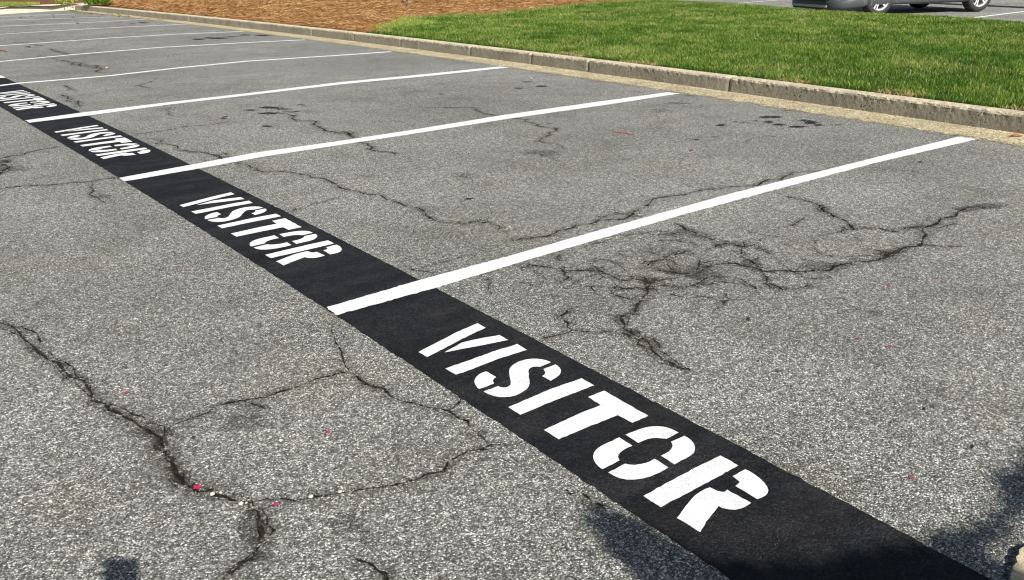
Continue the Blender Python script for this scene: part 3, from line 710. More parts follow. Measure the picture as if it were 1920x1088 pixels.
# ground behind the pale kerb
V = []; F = []
for j in range(12):
    for i in range(30):
        p = c0+Vector((.6, 0, 0))+d_*(i*.6-.6)+nrm*(.19+j*1.6)
        V.append((p.x, p.y, .16+.05*min(1, j)+.02*math.sin(i*1.7+j)))
for j in range(11):
    for i in range(29):
        a = j*30+i; F.append((a, a+1, a+31, a+30))
o = mesh_obj('ground', V, F, M['straw_base'], smooth=True); tag(o, kind='structure')

def blades(name, X, Y, Z, hgt, wid, lean, az, r, mat, bend=.35):
    n = len(X)
    ca, sa = np.cos(az), np.sin(az); fa = rng.uniform(0, 2*np.pi, n)
    fx, fy = np.cos(fa)*wid/2, np.sin(fa)*wid/2
    lx, ly = ca*lean*hgt, sa*lean*hgt
    V = np.zeros((n, 5, 3))
    V[:, 0] = np.stack([X-fx, Y-fy, Z-.005], 1); V[:, 1] = np.stack([X+fx, Y+fy, Z-.005], 1)
    mz = hgt*.58
    V[:, 2] = np.stack([X+fx*.85+lx*bend, Y+fy*.85+ly*bend, Z+mz], 1); V[:, 3] = np.stack([X-fx*.85+lx*bend, Y-fy*.85+ly*bend, Z+mz], 1)
    V[:, 4] = np.stack([X+lx, Y+ly, Z+hgt*np.sqrt(np.maximum(.05, 1-lean**2*.45))], 1)
    b = np.arange(n)*5
    Q = np.stack([b, b+1, b+2, b+3], 1); T = np.stack([b+3, b+2, b+4], 1)
    return raw_mesh(name, V.reshape(-1, 3), [Q, T], mat, {'r': np.repeat(r, 5)}, smooth=False)
def vnoise(x, y, s, seed):
    r2 = np.random.default_rng(seed); G = r2.random((64, 64))
    u = x*s; v = y*s; i = np.floor(u).astype(int); j = np.floor(v).astype(int); fu = u-i; fv = v-j
    fu = fu*fu*(3-2*fu); fv = fv*fv*(3-2*fv)
    g_ = lambda a, b: G[a % 64, b % 64]
    return (g_(i, j)*(1-fu)+g_(i+1, j)*fu)*(1-fv)+(g_(i, j+1)*(1-fu)+g_(i+1, j+1)*fu)*fv
def inview(x, y, mx=120, my=60):
    P = np.stack([x, y, np.full_like(x, .15-CH)], 1) @ np.array(RC)
    px = 960+P[:, 0]/-P[:, 2]*FL*1920; py = 544-P[:, 1]/-P[:, 2]*FL*1920
    return (P[:, 2] < 0) & (px > -mx) & (px < 1920+mx) & (py > -my-30)
N = 1800000
x = rng.uniform(6.6, 20.5, N); y = rng.uniform(1., 21, N)
kx = KX(y)+.155; ed = x-kx
dist = np.hypot(x, y)
keep = (ed > .02) & (rng.random(N) < np.clip(.25+ed*4+.9*vnoise(x, y, 3.3, 21), 0, 1)) & (x < farx(y)+.5) & inview(x, y) & (y < lawn_ymax(x)) & (rng.random(N) < np.clip((10.5/dist)**1.3, 0, 1))
x, y, ed, dist = x[keep], y[keep], ed[keep], dist[keep]
print('blades', len(x))
n1 = vnoise(x, y, 1.3, 1)*.5+vnoise(x, y, 4.5, 2)*.5; n2 = vnoise(x, y, 9, 3); n3 = vnoise(x, y, 2.2, 4)
r = .17+.42*n1+.30*(n2-.5)+rng.normal(0, .21, len(x))
dry = (n3 > .62) & (rng.random(len(x)) < .2); r[dry] = rng.uniform(.72, .95, dry.sum())
brd = (ed < .16+.30*vnoise(x, y, 2.1, 6)**2) & (vnoise(x*.6, y, 1.9, 7) > .54) & (y < 9); rr = rng.random(len(x)) < .6
r[brd & rr] = rng.uniform(.84, 1., (brd & rr).sum())
lm = (lawn_ymax(x)-y < .5) & (rng.random(len(x)) < .35); r[lm] = rng.uniform(.7, .95, lm.sum())
tip = (x < 8.7) & (y > 13.2) & (rng.random(len(x)) < .8); r[tip] = rng.uniform(.62, .78, tip.sum())
edge_shade = (ed < .10) & ~(brd & rr) & (rng.random(len(x)) < .8); r[edge_shade] = rng.uniform(0, .3, edge_shade.sum())  # blades next to the kerb coloured darker, standing in for the shadow gap
r = np.clip(r, 0, 1)
far = np.clip(dist/10, 1, 1.7)
h = rng.uniform(.020, .056, len(x))*(.8+.45*n2)*np.where(tip, 1.5, 1)*np.where(lawn_ymax(x)-y < .6, 1.35, 1)
h *= np.where(brd, .6, 1)*np.where(ed < .08, rng.uniform(.5, 1.5, len(x)), 1)
az = rng.uniform(0, 2*np.pi, len(x)); lean = rng.uniform(.1, 1.25, len(x))
edge = ed < .07
az = np.where(edge & (rng.random(len(x)) < .7), np.pi+rng.normal(0, .6, len(x)), az); lean = np.where(edge, rng.uniform(.3, 1.15, len(x)), lean)
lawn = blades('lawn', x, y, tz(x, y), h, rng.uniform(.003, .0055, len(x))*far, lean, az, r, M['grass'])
tag(lawn, 'mown green grass with dry brown tufts along the kerb', 'grass', kind='stuff')
# thin brownish grass behind the pale far kerb
N = 60000
a_ = rng.uniform(.9, 12, N); b_ = .21+rng.uniform(0, 1, N)**1.7*8
px_ = c0.x+d_.x*a_+nrm.x*b_; py_ = c0.y+d_.y*a_+nrm.y*b_
o = blades('lawn', px_, py_, np.full(N, .2), rng.uniform(.04, .09, N), rng.uniform(.008, .014, N), rng.uniform(.2, 1, N), rng.uniform(0, 6.28, N), np.clip(.45+.4*vnoise(px_, py_, .9, 9)+rng.normal(0, .12, N), 0, 1), M['grass'])
tag(o, 'patchy brownish grass behind the pale far kerb', 'grass', kind='stuff')

# pine straw needles
def needles(name, x, y, z, L, wd, r, mat):
    n = len(x); az = rng.uniform(0, 2*np.pi, n); tl = rng.normal(.05, .16, n); mid = rng.uniform(0, .012, n)
    dx, dy = np.cos(az)*L/2, np.sin(az)*L/2; nx_, ny_ = -np.sin(az)*wd/2, np.cos(az)*wd/2; dz = np.sin(tl)*L/2
    V = np.zeros((n, 6, 3)); bx, by = nx_*rng.uniform(-6, 6, n), ny_*rng.uniform(-6, 6, n)
    V[:, 0] = np.stack([x-dx-nx_, y-dy-ny_, z-dz], 1); V[:, 1] = np.stack([x-dx+nx_, y-dy+ny_, z-dz+wd*.5], 1)
    V[:, 2] = np.stack([x+bx-nx_, y+by-ny_, z+mid], 1); V[:, 3] = np.stack([x+bx+nx_, y+by+ny_, z+mid+wd*.5], 1)
    V[:, 4] = np.stack([x+dx-nx_, y+dy-ny_, z+dz], 1); V[:, 5] = np.stack([x+dx+nx_, y+dy+ny_, z+dz+wd*.5], 1)
    b = np.arange(n)*6
    return raw_mesh(name, V.reshape(-1, 3), [np.concatenate([np.stack([b, b+2, b+3, b+1], 1), np.stack([b+2, b+4, b+5, b+3], 1)])], mat, {'r': np.repeat(np.clip(r, 0, 1), 6)})
N = 1100000
x = rng.uniform(6.7, 21, N); y = rng.uniform(8, 45, N); dist = np.hypot(x, y)
kx = KX(y)+.16
keep = (x > kx+.02) & inview(x, y, 60, 60) & (y > lawn_ymax(x)-.08) & (rng.random(N) < np.clip((16/dist)**1.2, 0, 1)) & (x < farx(y)+.3)
x, y, dist = x[keep], y[keep], dist[keep]; print('needles', len(x))
cl = vnoise(x, y, 2.5, 11)*.5+vnoise(x, y, 7, 12)*.5
z = tz(x, y)+.012+rng.uniform(0, .045, len(x))*(.4+cl)
st = needles('pine_straw', x, y, z, rng.uniform(.09, .22, len(x)), rng.uniform(.0028, .005, len(x))*np.clip(dist/16, 1, 1.5), .55+.45*(cl-.5)+rng.normal(0, .24, len(x)), M['straw'])
tag(st, 'reddish brown pine straw mulch spread behind the kerb', 'mulch', kind='stuff')
# fallen leaf crumbs and dry bits along the lawn's kerb edge are part of the grass; far lot beyond the island
V = [(8, -30, 0), (80, -30, 0), (80, 80, 0), (8, 80, 0)]
z_ = -.002
V = [(a, b, z_) for a, b, c in V]
tag(mesh_obj('parking_lot', V, [(0, 1, 2, 3)], M['asphalt_far']), kind='structure')
def quad(name, px, z, mat, label, group=None):
    o = flat(name, jag([at(*p, z) for p in px], .08, .002, closed=True), z, mat); tag(o, label, 'road marking', group); return o
a0, a1 = at(1826, 33.5), at(1960, 17); dd = (a1-a0).normalized(); nn = Vector((-dd.y, dd.x, 0))*.05
tag(flat('stall_line', jag([a0+nn, a0+dd*5+nn, a0+dd*5-nn, a0-nn], .1, .002, closed=True), .002, M['white']), 'white stall line behind the lawn, to the right of the grey car', 'road marking', 'stall lines behind the lawn')
a0, a1 = at(1365, 8), at(1440, 2); dd = (a1-a0).normalized(); nn = Vector((-dd.y, dd.x, 0))*.05
tag(flat('stall_line', jag([a0+nn, a0+dd*5+nn, a0+dd*5-nn, a0-nn], .1, .002, closed=True), .002, M['white']), 'white stall line behind the lawn, to the left of the grey car', 'road marking', 'stall lines behind the lawn')
a0, a1 = at(1920, 14.2), at(1845, 10.7); dd = (a1-a0).normalized(); nn = Vector((-dd.y, dd.x, 0))*.26
tag(flat('painted_band', jag([a0-dd*2+nn, a0+dd*9+nn, a0+dd*9-nn, a0-dd*2-nn], .1, .002, closed=True), .001, M['black']), 'narrow looking black band painted on the lot behind the grey car', 'road marking')

# ------------------------------------------------------------------ the parked car behind the lawn
M['carpaint'] = plain('grey_blue_paint', (.42, .49, .58), .25, .2, .5, 1.)
M['clad'] = plain('grey_cladding', (.065, .07, .078), .5)
M['rubber'] = plain('tyre_rubber', (.022, .022, .022), .75)
M['rim'] = plain('machined_alloy', (.80, .80, .81), .35, .3)
M['dark'] = plain('black_plastic', (.01, .01, .011), .45)
M['glass'] = plain('dark_glass', (.02, .025, .03), .05)
M['lamp'] = plain('lamp_glass', (.7, .72, .75), .1)
M['red'] = plain('tail_lamp', (.35, .01, .01), .2)
M['trim'] = plain('silver_trim', (.45, .46, .48), .35, .6)
def loft(sections, mat, name, parent, smooth=True):
    V = []; F = []; n = len(sections[0])
    for s_ in sections: V += s_
    for i in range(len(sections)-1):
        for j in range(n):
            a = i*n+j; b = i*n+(j+1) % n; F.append((a, b, b+n, a+n))
    F.append(tuple(range(n))[::-1]); F.append(tuple(range((len(sections)-1)*n, len(sections)*n)))
    o = mesh_obj(name, V, F, mat, parent, smooth)
    return o
def box_bm(bm, c, s, rot=None, bev=0.):
    r = bmesh.ops.create_cube(bm, size=1); vs = r['verts']
    for v in vs:
        v.co = Vector((v.co.x*s[0], v.co.y*s[1], v.co.z*s[2]))
        if rot: v.co = rot @ v.co
        v.co += Vector(c)
    if bev:
        es = list({e for v in vs for e in v.link_edges})
        bmesh.ops.bevel(bm, geom=es, offset=bev, segments=2, affect='EDGES')
def torus_profile(bm, prof, seg, axis_y=0.):
    """lathe (y, r) profile around the y axis"""
    rings = []
    for k in range(seg):
        a = 2*math.pi*k/seg
        rings.append([bm.verts.new((r*math.cos(a), y, r*math.sin(a))) for y, r in prof])
    for k in range(seg):
        A, B = rings[k], rings[(k+1) % seg]
        for j in range(len(prof)-1): bm.faces.new((A[j], B[j], B[j+1], A[j+1]))
def make_car():
    Rr = at(1827, 22); Fr = at(1645, 29.5)
    hd = (Fr-Rr); WB = 2.62; hd.z = 0; hd.normalize()
    ang = math.atan2(hd.y, hd.x)
    left = Vector((-hd.y, hd.x, 0)); Wd = 1.84
    # local frame: +x forward, +y left; origin midway between the axles on the ground. contacts seen are on the left side
    mid_ = Rr+hd*WB/2-left*(Wd/2-.10)
    root = empty('parked_car', (mid_.x, mid_.y, 0), ang)
    tag(root, 'grey crossover car with alloy wheels parked behind the lawn', 'car')
    hw = Wd/2
    # body: sections along x (lower body)
    xs = [-2.12, -2.02, -1.75, -1.3, -.9, -.45, 0, .45, .9, 1.3, 1.75, 2.0, 2.12, 2.21, 2.27, 2.31, 2.33]
    top = [.95, 1.02, 1.06, 1.06, 1.05, 1.04, 1.03, 1.02, 1.01, .97, .90, .84, .80, .77, .73, .68, .62]
    wid = [.80, .87, .905, .92, .92, .92, .92, .92, .92, .91, .90, .875, .83, .765, .68, .57, .35]
    bot = [.42, .36, .34, .34, .34, .34, .34, .34, .34, .34, .32, .28, .27, .27, .27, .27, .28]
    def sec(x, w_, b, t, n=18):
        pts = []
        for yy, zz in [(-.86, b), (-.98, b+.06), (-1, b+.16), (-1., b+(t-b)*.55), (-.975, t-.09), (-.90, t-.02), (-.6, t+.015), (0, t+.03), (.6, t+.015), (.90, t-.02), (.975, t-.09), (1., b+(t-b)*.55), (1, b+.16), (.98, b+.06), (.86, b)]:
            pts.append((x, yy*w_, zz))
        return pts
    body = loft([sec(x, w_, b, t) for x, w_, b, t in zip(xs, wid, bot, top)], M['carpaint'], 'body', root)
    # wheel arches cut from the body
    bmc = bmesh.new()
    for sx in (-WB/2, WB/2):
        for sy in (-1, 1):
            r_ = bmesh.ops.create_cone(bmc, cap_ends=True, segments=32, radius1=.40, radius2=.40, depth=.55)
            for v in r_['verts']: v.co = Vector((v.co.x+sx, v.co.z+sy*hw, v.co.y+.345))
    mc = bpy.data.meshes.new('cut'); bmc.to_mesh(mc); bmc.free(); oc = bpy.data.objects.new('cut', mc)
    COL.objects.link(oc); oc.location = root.location; oc.rotation_euler = root.rotation_euler
    bpy.context.view_layer.update()
    def cutter(o):
        md = o.modifiers.new('arch', 'BOOLEAN'); md.operation = 'DIFFERENCE'; md.object = oc; md.solver = 'EXACT'
        bpy.context.view_layer.update()
        dg = bpy.context.evaluated_depsgraph_get(); me = bpy.data.meshes.new_from_object(o.evaluated_get(dg)); o.modifiers.clear(); o.data = me
        md2 = None
    cutter(body)
    # lower cladding: sills, bumpers
    xs2 = [-2.15, -2.0, -1.4, -.8, 0, .8, 1.4, 1.80, 2.0, 2.12, 2.21, 2.28, 2.33, 2.35]
    w2 = [.78, .885, .925, .932, .932, .932, .925, .915, .885, .845, .78, .69, .58, .35]
    b2 = [.30, .24, .22, .21, .21, .21, .20, .17, .15, .145, .14, .14, .145, .15]; t2 = [.50, .50, .44, .37, .36, .37, .44, .42, .36, .33, .31, .30, .30, .30]
    def sec2(x, w_, b, t): return [(x, -.93*w_, b), (x, -w_, b+.05), (x, -1.005*w_, t-.03), (x, -.985*w_, t), (x, .985*w_, t), (x, 1.005*w_, t-.03), (x, w_, b+.05), (x, .93*w_, b)]
    cl_ = loft([sec2(*a) for a in zip(xs2, w2, b2, t2)], M['clad'], 'lower_cladding', root, True)
    cutter(cl_)
    bpy.data.objects.remove(oc)
    # skid plate and dark intake, fog pockets on the front bumper
    bm = bmesh.new(); box_bm(bm, (2.33, 0, .20), (.07, 1.14, .05), None, .012); bm_obj('skid_plate', bm, M['trim'], root)
    bm = bmesh.new(); box_bm(bm, (2.29, 0, .37), (.12, 1.15, .20), None, .03); bm_obj('lower_grille', bm, M['dark'], root)
    bm = bmesh.new(); box_bm(bm, (2.27, 0, .66), (.08, .95, .16), None, .03); bm_obj('grille', bm, M['dark'], root)
    for sy in (-1, 1):
        bm = bmesh.new(); box_bm(bm, (2.09, sy*.70, .74), (.20, .26, .12), Matrix.Rotation(-sy*.5, 3, 'Z'), .03); bm_obj('headlight', bm, M['lamp'], root)
        bm = bmesh.new(); box_bm(bm, (-2.09, sy*.70, .84), (.14, .30, .18), Matrix.Rotation(sy*.3, 3, 'Z'), .03); bm_obj('tail_light', bm, M['red'], root)
        bm = bmesh.new(); box_bm(bm, (.72, sy*1.0, 1.08), (.14, .20, .12), None, .03); bm_obj('wing_mirror', bm, M['carpaint'], root)
        for x0, x1 in ((-.18, .80), (-1.02, -.22)):
            bm = bmesh.new(); box_bm(bm, ((x0+x1)/2, sy*.921, .70), (x1-x0, .012, .58), None, .004)
            dr = bm_obj('door', bm, M['carpaint'], root)
            bm = bmesh.new(); box_bm(bm, (x0+.14, sy*.94, .86), (.17, .03, .028), None, .01); bm_obj('door_handle', bm, M['carpaint'], dr)
    # greenhouse
    gh = []
    for x, w_, b, t in [(-1.98, .72, 1.0, 1.10), (-1.7, .76, 1.02, 1.42), (-1.2, .78, 1.02, 1.56), (-.4, .79, 1.02, 1.60), (.2, .78, 1.0, 1.55), (.62, .77, 1.0, 1.30), (1.08, .78, .99, 1.03)]:
        gh.append([(x, -w_*1.08, b), (x, -w_*.86, t-.06), (x, -w_*.74, t), (x, 0, t+.02), (x, w_*.74, t), (x, w_*.86, t-.06), (x, w_*1.08, b)])
    loft(gh, M['glass'], 'windows', root)
    rf = []
    for x, w_, t in [(-1.92, .62, 1.22), (-1.7, .66, 1.44), (-1.2, .68, 1.585), (-.4, .69, 1.625), (.2, .68, 1.575), (.36, .66, 1.50)]:
        rf.append([(x, -w_, t-.05), (x, -w_*.9, t), (x, 0, t+.025), (x, w_*.9, t), (x, w_, t-.05), (x, 0, t-.03)])
    loft(rf, M['carpaint'], 'roof', root)
    # wheels
    def wheel(sx, sy):
        wroot = None
        bm = bmesh.new()
        prof = [(-.10, .235), (-.112, .27), (-.108, .315), (-.085, .338), (-.05, .345), (0, .347), (.05, .345), (.085, .338), (.108, .315), (.112, .27), (.10, .235)]
        torus_profile(bm, prof, 40)
        ty = bm_obj('wheel', bm, M['rubber'], root, True); ty.location = (sx, sy*(hw-.10), .345)
        if sy < 0: ty.rotation_euler = (0, 0, math.pi)
        bm = bmesh.new()
        torus_profile(bm, [(-.10, .236), (.06, .220), (.085, .228), (.104, .240), (.098, .246)], 40)
        torus_profile(bm, [(.045, .0001), (.075, .03), (.075, .055), (.03, .065)], 20)
        for k in range(5):
            for off in (-.16, .16):
                a = 2*math.pi*k/5+off; L = .20
                R3 = Matrix.Rotation(-a, 3, 'Y')
                tilt = .0
                box_bm(bm, (math.cos(a)*.135, .062, math.sin(a)*.135), (L, .026, .026), R3, .004)
        bm_obj('rim', bm, M['rim'], ty)
        bm = bmesh.new()
        r_ = bmesh.ops.create_cone(bm, cap_ends=True, segments=24, radius1=.16, radius2=.16, depth=.03)
        for v in r_['verts']: v.co = Vector((v.co.x, v.co.z-.02, v.co.y))
        bm_obj('brake_disc', bm, M['dark'], ty)
    for sx in (-WB/2, WB/2):
        for sy in (-1, 1): wheel(sx, sy)
    bm = bmesh.new(); box_bm(bm, (0, 0, .30), (3.6, 1.3, .14)); bm_obj('underbody', bm, M['dark'], root)
    bm = bmesh.new()
    bm.free()
    for sx in (-WB/2, WB/2):
        bm = bmesh.new(); box_bm(bm, (sx, 0, .345), (.09, 1.6, .09)); bm_obj('axle', bm, M['dark'], root)
    return root
make_car()

# ------------------------------------------------------------------ small things
M['petal'] = plain('crape_myrtle_petal', (.42, .012, .07), .6)
M['petal_red'] = plain('red_petal', (.40, .06, .035), .6)
M['dryleaf'] = plain('dry_leaf', (.30, .12, .04), .8)
M['paleleaf'] = plain('pale_leaf', (.50, .33, .13), .8)
M['pebble'] = plain('white_pebble', (.58, .54, .46), .8)
M['dkpebble'] = plain('dark_pebble', (.03, .03, .03), .8)
def petal_mesh(name, mat, R=.010, lobes=5, curl=.5):
    bm = bmesh.new(); rs = random.Random(len(name)+lobes)
    c = bm.verts.new((0, 0, .002)); ring = []
    n = lobes*6
    for k in range(n):
        a = 2*math.pi*k/n; r = R*(.55+.45*abs(math.sin(a*lobes/2)))*rs.uniform(.82, 1.15)
        ring.append(bm.verts.new((r*math.cos(a), r*math.sin(a), .0015+curl*R*rs.random()*.7)))
    for k in range(n): bm.faces.new((c, ring[k], ring[(k+1) % n]))
    me = bpy.data.meshes.new(name); bm.to_mesh(me); bm.free(); me.materials.append(mat); return me
pm = [petal_mesh('petal', M['petal'], .011), petal_mesh('petal', M['petal'], .009, 4, .8), petal_mesh('petal', M['petal_red'], .012, 3)]
def leaf_mesh(mat, L=.035, W=.016, curl=.006):
    bm = bmesh.new(); up = []; dn = []; mid_ = []
    for k in range(9):
        f = k/8; x = (f-.5)*L; w_ = W*math.sin(math.pi*min(1, f*.96+.02))**.8*(1-.25*f); z = .002+curl*math.sin(f*5)+curl
        mid_.append(bm.verts.new((x, 0, z*.6))); up.append(bm.verts.new((x, w_/2, z+curl*.7))); dn.append(bm.verts.new((x, -w_/2, z+curl*.5)))
    for k in range(8):
        bm.faces.new((mid_[k], mid_[k+1], up[k+1], up[k])); bm.faces.new((dn[k], dn[k+1], mid_[k+1], mid_[k]))
    me = bpy.data.meshes.new('leaf'); bm.to_mesh(me); bm.free(); me.materials.append(mat)
    me.polygons.foreach_set('use_smooth', [True]*len(me.polygons)); return me
lfm = [leaf_mesh(M['dryleaf'], .09, .04, .008), leaf_mesh(M['paleleaf'], .08, .035, .006), leaf_mesh(M['dryleaf'], .14, .045, .02)]
def place(name, me, px, py, label, cat, group=None, s=1., z=.004):
    if name == 'petal': s *= .68
    if name == 'pebble': s *= .75
    o = bpy.data.objects.new(name, me); COL.objects.link(o); p = at(px, py, z); o.location = (p.x, p.y, z)
    o.rotation_euler = (0, 0, random.uniform(0, 6.28)); o.scale = (s, s, s); return tag(o, label, cat, group); return o
PT = [(237, 737, 'magenta petal above the long crack at the lower left', 1.1), (615, 812, 'magenta petal on the asphalt inside the ring of cracks left of the largest VISITOR', 1.2),
 (370, 915, 'bright pink petal caught in the wide crack at the lower left', 1.5), (517, 948, 'pink petal just below the junction of the two lower left cracks', 1.2),
 (1480, 431, 'pinkish petal left of a pair beside the cracked patch at right', .9), (1497, 447, 'pinkish petal below its neighbour in the cracked patch at right', .8), (1560, 421, 'red petal by the crack above the cracked patch at right', .8),
 (1750, 524, 'magenta petal on open asphalt below the right end of the cracks, farther right one', 1.), (1666, 538, 'magenta petal on open asphalt below the right end of the cracks, nearer the cracks', 1.1),
 (1611, 636, 'magenta petal on open asphalt at right, left one of the nearest pair', 1.1), (1668, 650, 'magenta petal on open asphalt at right, right one of the nearest pair', 1.1),
 (1893, 370, 'red petal beside the dark stain at the right edge, upper one', .8), (1903, 386, 'red petal beside the dark stain at the right edge, lower one', .8),
 (402, 497, 'small dark red petal left of the second nearest VISITOR', .8), (347, 505, 'small reddish petal farther left of the second nearest VISITOR', .8)]
for k, (px, py, lb, s) in enumerate(PT): place('petal', pm[k % 2], px, py, lb, 'petal', 'fallen crape myrtle petals', s)
place('petal', pm[2], 1297, 282, 'orange red petal on the asphalt in the middle stall', 'petal', 'fallen crape myrtle petals', 2.)
place('petal', pm[2], 1630, 270, 'dull red petal near the kerb end of the nearest stall line', 'petal', 'fallen crape myrtle petals', 1.2)
place('petal', pm[2], 1710, 897, 'red scrap of petal right of the black band near the shadow', 'petal', 'fallen crape myrtle petals', .9)
# red twig
a0, a1 = at(1148, 248, .004), at(1190, 254, .004)
bm = bmesh.new(); dd = (a1-a0).normalized(); sd = Vector((-dd.y, dd.x, 0)); pr = []
for k in range(9):
    f = k/8; p = a0.lerp(a1, f)+sd*.01*math.sin(f*3)
    pr.append([bm.verts.new(p+sd*.003*math.cos(q*math.pi/2)+Vector((0, 0, .003+.003*math.sin(q*math.pi/2)))) for q in range(4)])
for A, B in zip(pr, pr[1:]):
    for q in range(4): bm.faces.new((A[q], B[q], B[(q+1) % 4], A[(q+1) % 4]))
bm.faces.new(pr[0]); bm.faces.new(pr[-1][::-1])
tag(bm_obj('twig', bm, M['petal_red']), 'thin red twig lying on the asphalt in the middle stall', 'twig')
def pebble_mesh(mat, R, seed):
    bm = bmesh.new(); bmesh.ops.create_icosphere(bm, subdivisions=2, radius=R); rs = random.Random(seed)
    for v in bm.verts: v.co *= rs.uniform(.82, 1.12); v.co.z = v.co.z*.6+R*.5
    me = bpy.data.meshes.new('pebble'); bm.to_mesh(me); bm.free(); me.materials.append(mat); return me
pb = [pebble_mesh(M['pebble'], .008, 1), pebble_mesh(M['pebble'], .006, 2), pebble_mesh(M['dkpebble'], .008, 3)]
for k, (px, py, lb, s) in enumerate([(398, 928, 'white pebble in the crack right of the bright pink petal', 1.), (414, 925, 'white pebble in the crack, next to an orange crumb', .9), (452, 946, 'flat white pebble left of the crack junction', 1.1), (462, 944, 'small white pebble touching the crack junction', .8),
   (583, 933, 'white pebble in the thin crack right of the junction', 1.1), (637, 924, 'largest white pebble in the thin crack, farthest right', 1.3), (526, 827, 'white pebble on open asphalt below the lone petal', .9), (95, 941, 'long pale pebble at the lower left', 1.), (573, 706, 'white pebble above the crack left of the largest VISITOR', .7),
   (1000, 903, 'slim white chip left of the letters T and O', .8), (1902, 856, 'pale chip of stone inside the tree shadow', .8), (1021, 1027, 'yellowish pebble near the bottom middle', .7), (955, 426, 'white chip beside the crack in the middle stall', 1.2), (701, 123, 'white chip in the stall near the kerb', 2.)]):
    place('pebble', pb[k % 2], px, py, lb, 'pebble', 'pale pebbles on the asphalt', s, .001)
place('pebble', pb[2], 363, 822, 'dark pebble right of the wide lower left crack', 'pebble', None, 1., .001)
place('leaf', lfm[0], 1906, 256, 'curled red brown leaf lying in the gutter at the right edge', 'leaf', 'fallen leaves', .95, .008).rotation_euler = (.35, 0, -.6)
for px, py, lb in [(7, 97, 'orange brown leaf on the asphalt at the left edge'), (53, 90, 'orange leaf right of the one at the left edge'), (202, 129, 'yellow brown leaf beside the dark crack above the farthest VISITOR word'), (420, 222, 'brown leaf left of the oil streaks')]:
    place('leaf', lfm[0 if px != 202 else 1], px, py, lb, 'leaf', 'fallen leaves', 1.3 if py < 200 else .8)
place('leaf', lfm[1], 618, 195, 'pale yellow green leaf right of the oil streaks', 'leaf', 'fallen leaves', .7)
place('leaf', lfm[1], 1890, 258, 'pale crumb of leaf beside the curled red brown leaf in the gutter', 'leaf', 'fallen leaves', .35, .008)
rl = random.Random(4)
spots = []
for _ in range(70):
    f = rl.random()
    if f < .6:
        u = rl.random(); px = 128+u*180; py = 20.5+u*15+rl.uniform(0, 4.5)
    elif f < .85: px = rl.uniform(0, 200); py = rl.uniform(28, 48)
    else: px = rl.uniform(128, 142); py = rl.uniform(15.5, 21)
    spots.append((px, py))
for k, (px, py) in enumerate(spots):
    o = place('leaf', lfm[rl.choice((0, 1, 0))], px, py, 'small dry leaf among the litter in the far corner of the lot', 'leaf', 'dry leaves in the far corner', rl.uniform(.7, 1.3), .008)

# far shrubs: tight bright leaves on stems
def shrub(px, py, z, R, H, n, rr, label, cat, name='shrub'):
    p = at(px, py, z); root = empty(name, (p.x, p.y, z)); tag(root, label, cat)
    u = rng.normal(size=(n, 3)); u /= np.linalg.norm(u, axis=1)[:, None]; rad = rng.uniform(.35, 1, n)**.5
    c = u*rad[:, None]*np.array([R, R, H*.55]); c[:, 2] = np.abs(c[:, 2]+H*.42)
    c += .12*R*rng.normal(size=(n, 3)); c[:, 2] = np.maximum(c[:, 2], .02)
    L = rng.uniform(.03, .06, n); a = rng.normal(size=(n, 3)); a /= np.linalg.norm(a, axis=1)[:, None]
    b = np.cross(a, rng.normal(size=(n, 3))); b /= np.linalg.norm(b, axis=1)[:, None]
    V = np.zeros((n, 4, 3)); V[:, 0] = c-a*L[:, None]; V[:, 1] = c+b*L[:, None]*.45; V[:, 2] = c+a*L[:, None]; V[:, 3] = c-b*L[:, None]*.45
    o = raw_mesh('foliage', V.reshape(-1, 3), [np.arange(n*4).reshape(-1, 4)], M['leaf'], {'r': np.repeat(np.clip(rng.uniform(*rr, n), 0, 1), 4)}); o.parent = root
    bm = bmesh.new()
    for k in range(5):
        d = Vector((random.uniform(-.5, .5)*R, random.uniform(-.5, .5)*R, H*.8)); q = d.to_track_quat('Z', 'Y').to_matrix()
        r_ = bmesh.ops.create_cone(bm, cap_ends=True, segments=6, radius1=.012, radius2=.004, depth=d.length)
        for v in r_['verts']: v.co = q @ (v.co+Vector((0, 0, d.length/2)))
    bm_obj('stem', bm, M['bark'], root)
g = NT('bark'); nb = g.noise(18, 4, .7); M['bark'] = g.fin(g.mix(nb, (.06, .04, .025), (.2, .15, .1)), .9, g.bump(nb, .02, .8))
p = at(183, 10, .2)
shrub(183, 7.0, .2, .38, .45, 800, (.35, .85), 'low bright green leafy shrub in the pine straw at the top left corner', 'shrub')
shrub(122, 6, .2, .30, .35, 260, (.85, 1.), 'small yellowing plant left of the green shrub', 'plant', 'plant')
# rock-like clod and dark things at the top
bm = bmesh.new(); bmesh.ops.create_icosphere(bm, subdivisions=3, radius=.13)
for v in bm.verts:
    v.co *= 1+.22*math.sin(v.co.x*31+2)*math.cos(v.co.y*27)+random.uniform(-.04, .04); v.co.z *= .62
g = NT('clod'); nn_ = g.noise(12, 4); ge = g.n('ShaderNodeSeparateXYZ'); g.l(g.geo, ge.inputs[0])
M['clod'] = g.fin(g.mix(g.ramp(nn_, [(.45, 0.), (.55, 1.)]), (.04, .022, .014), (.30, .2, .13)), .9, g.bump(nn_, .02))
o = bm_obj('rock', bm, M['clod'], None, True); p = at(762, 8, .17); o.location = (p.x, p.y, .20); tag(o, 'dark brown clod of rock lying on the pine straw at the top edge', 'rock')
M['wbox'] = plain('white_plastic', (.75, .75, .75), .5)
M['gbox'] = plain('grey_plastic', (.28, .30, .33), .5)
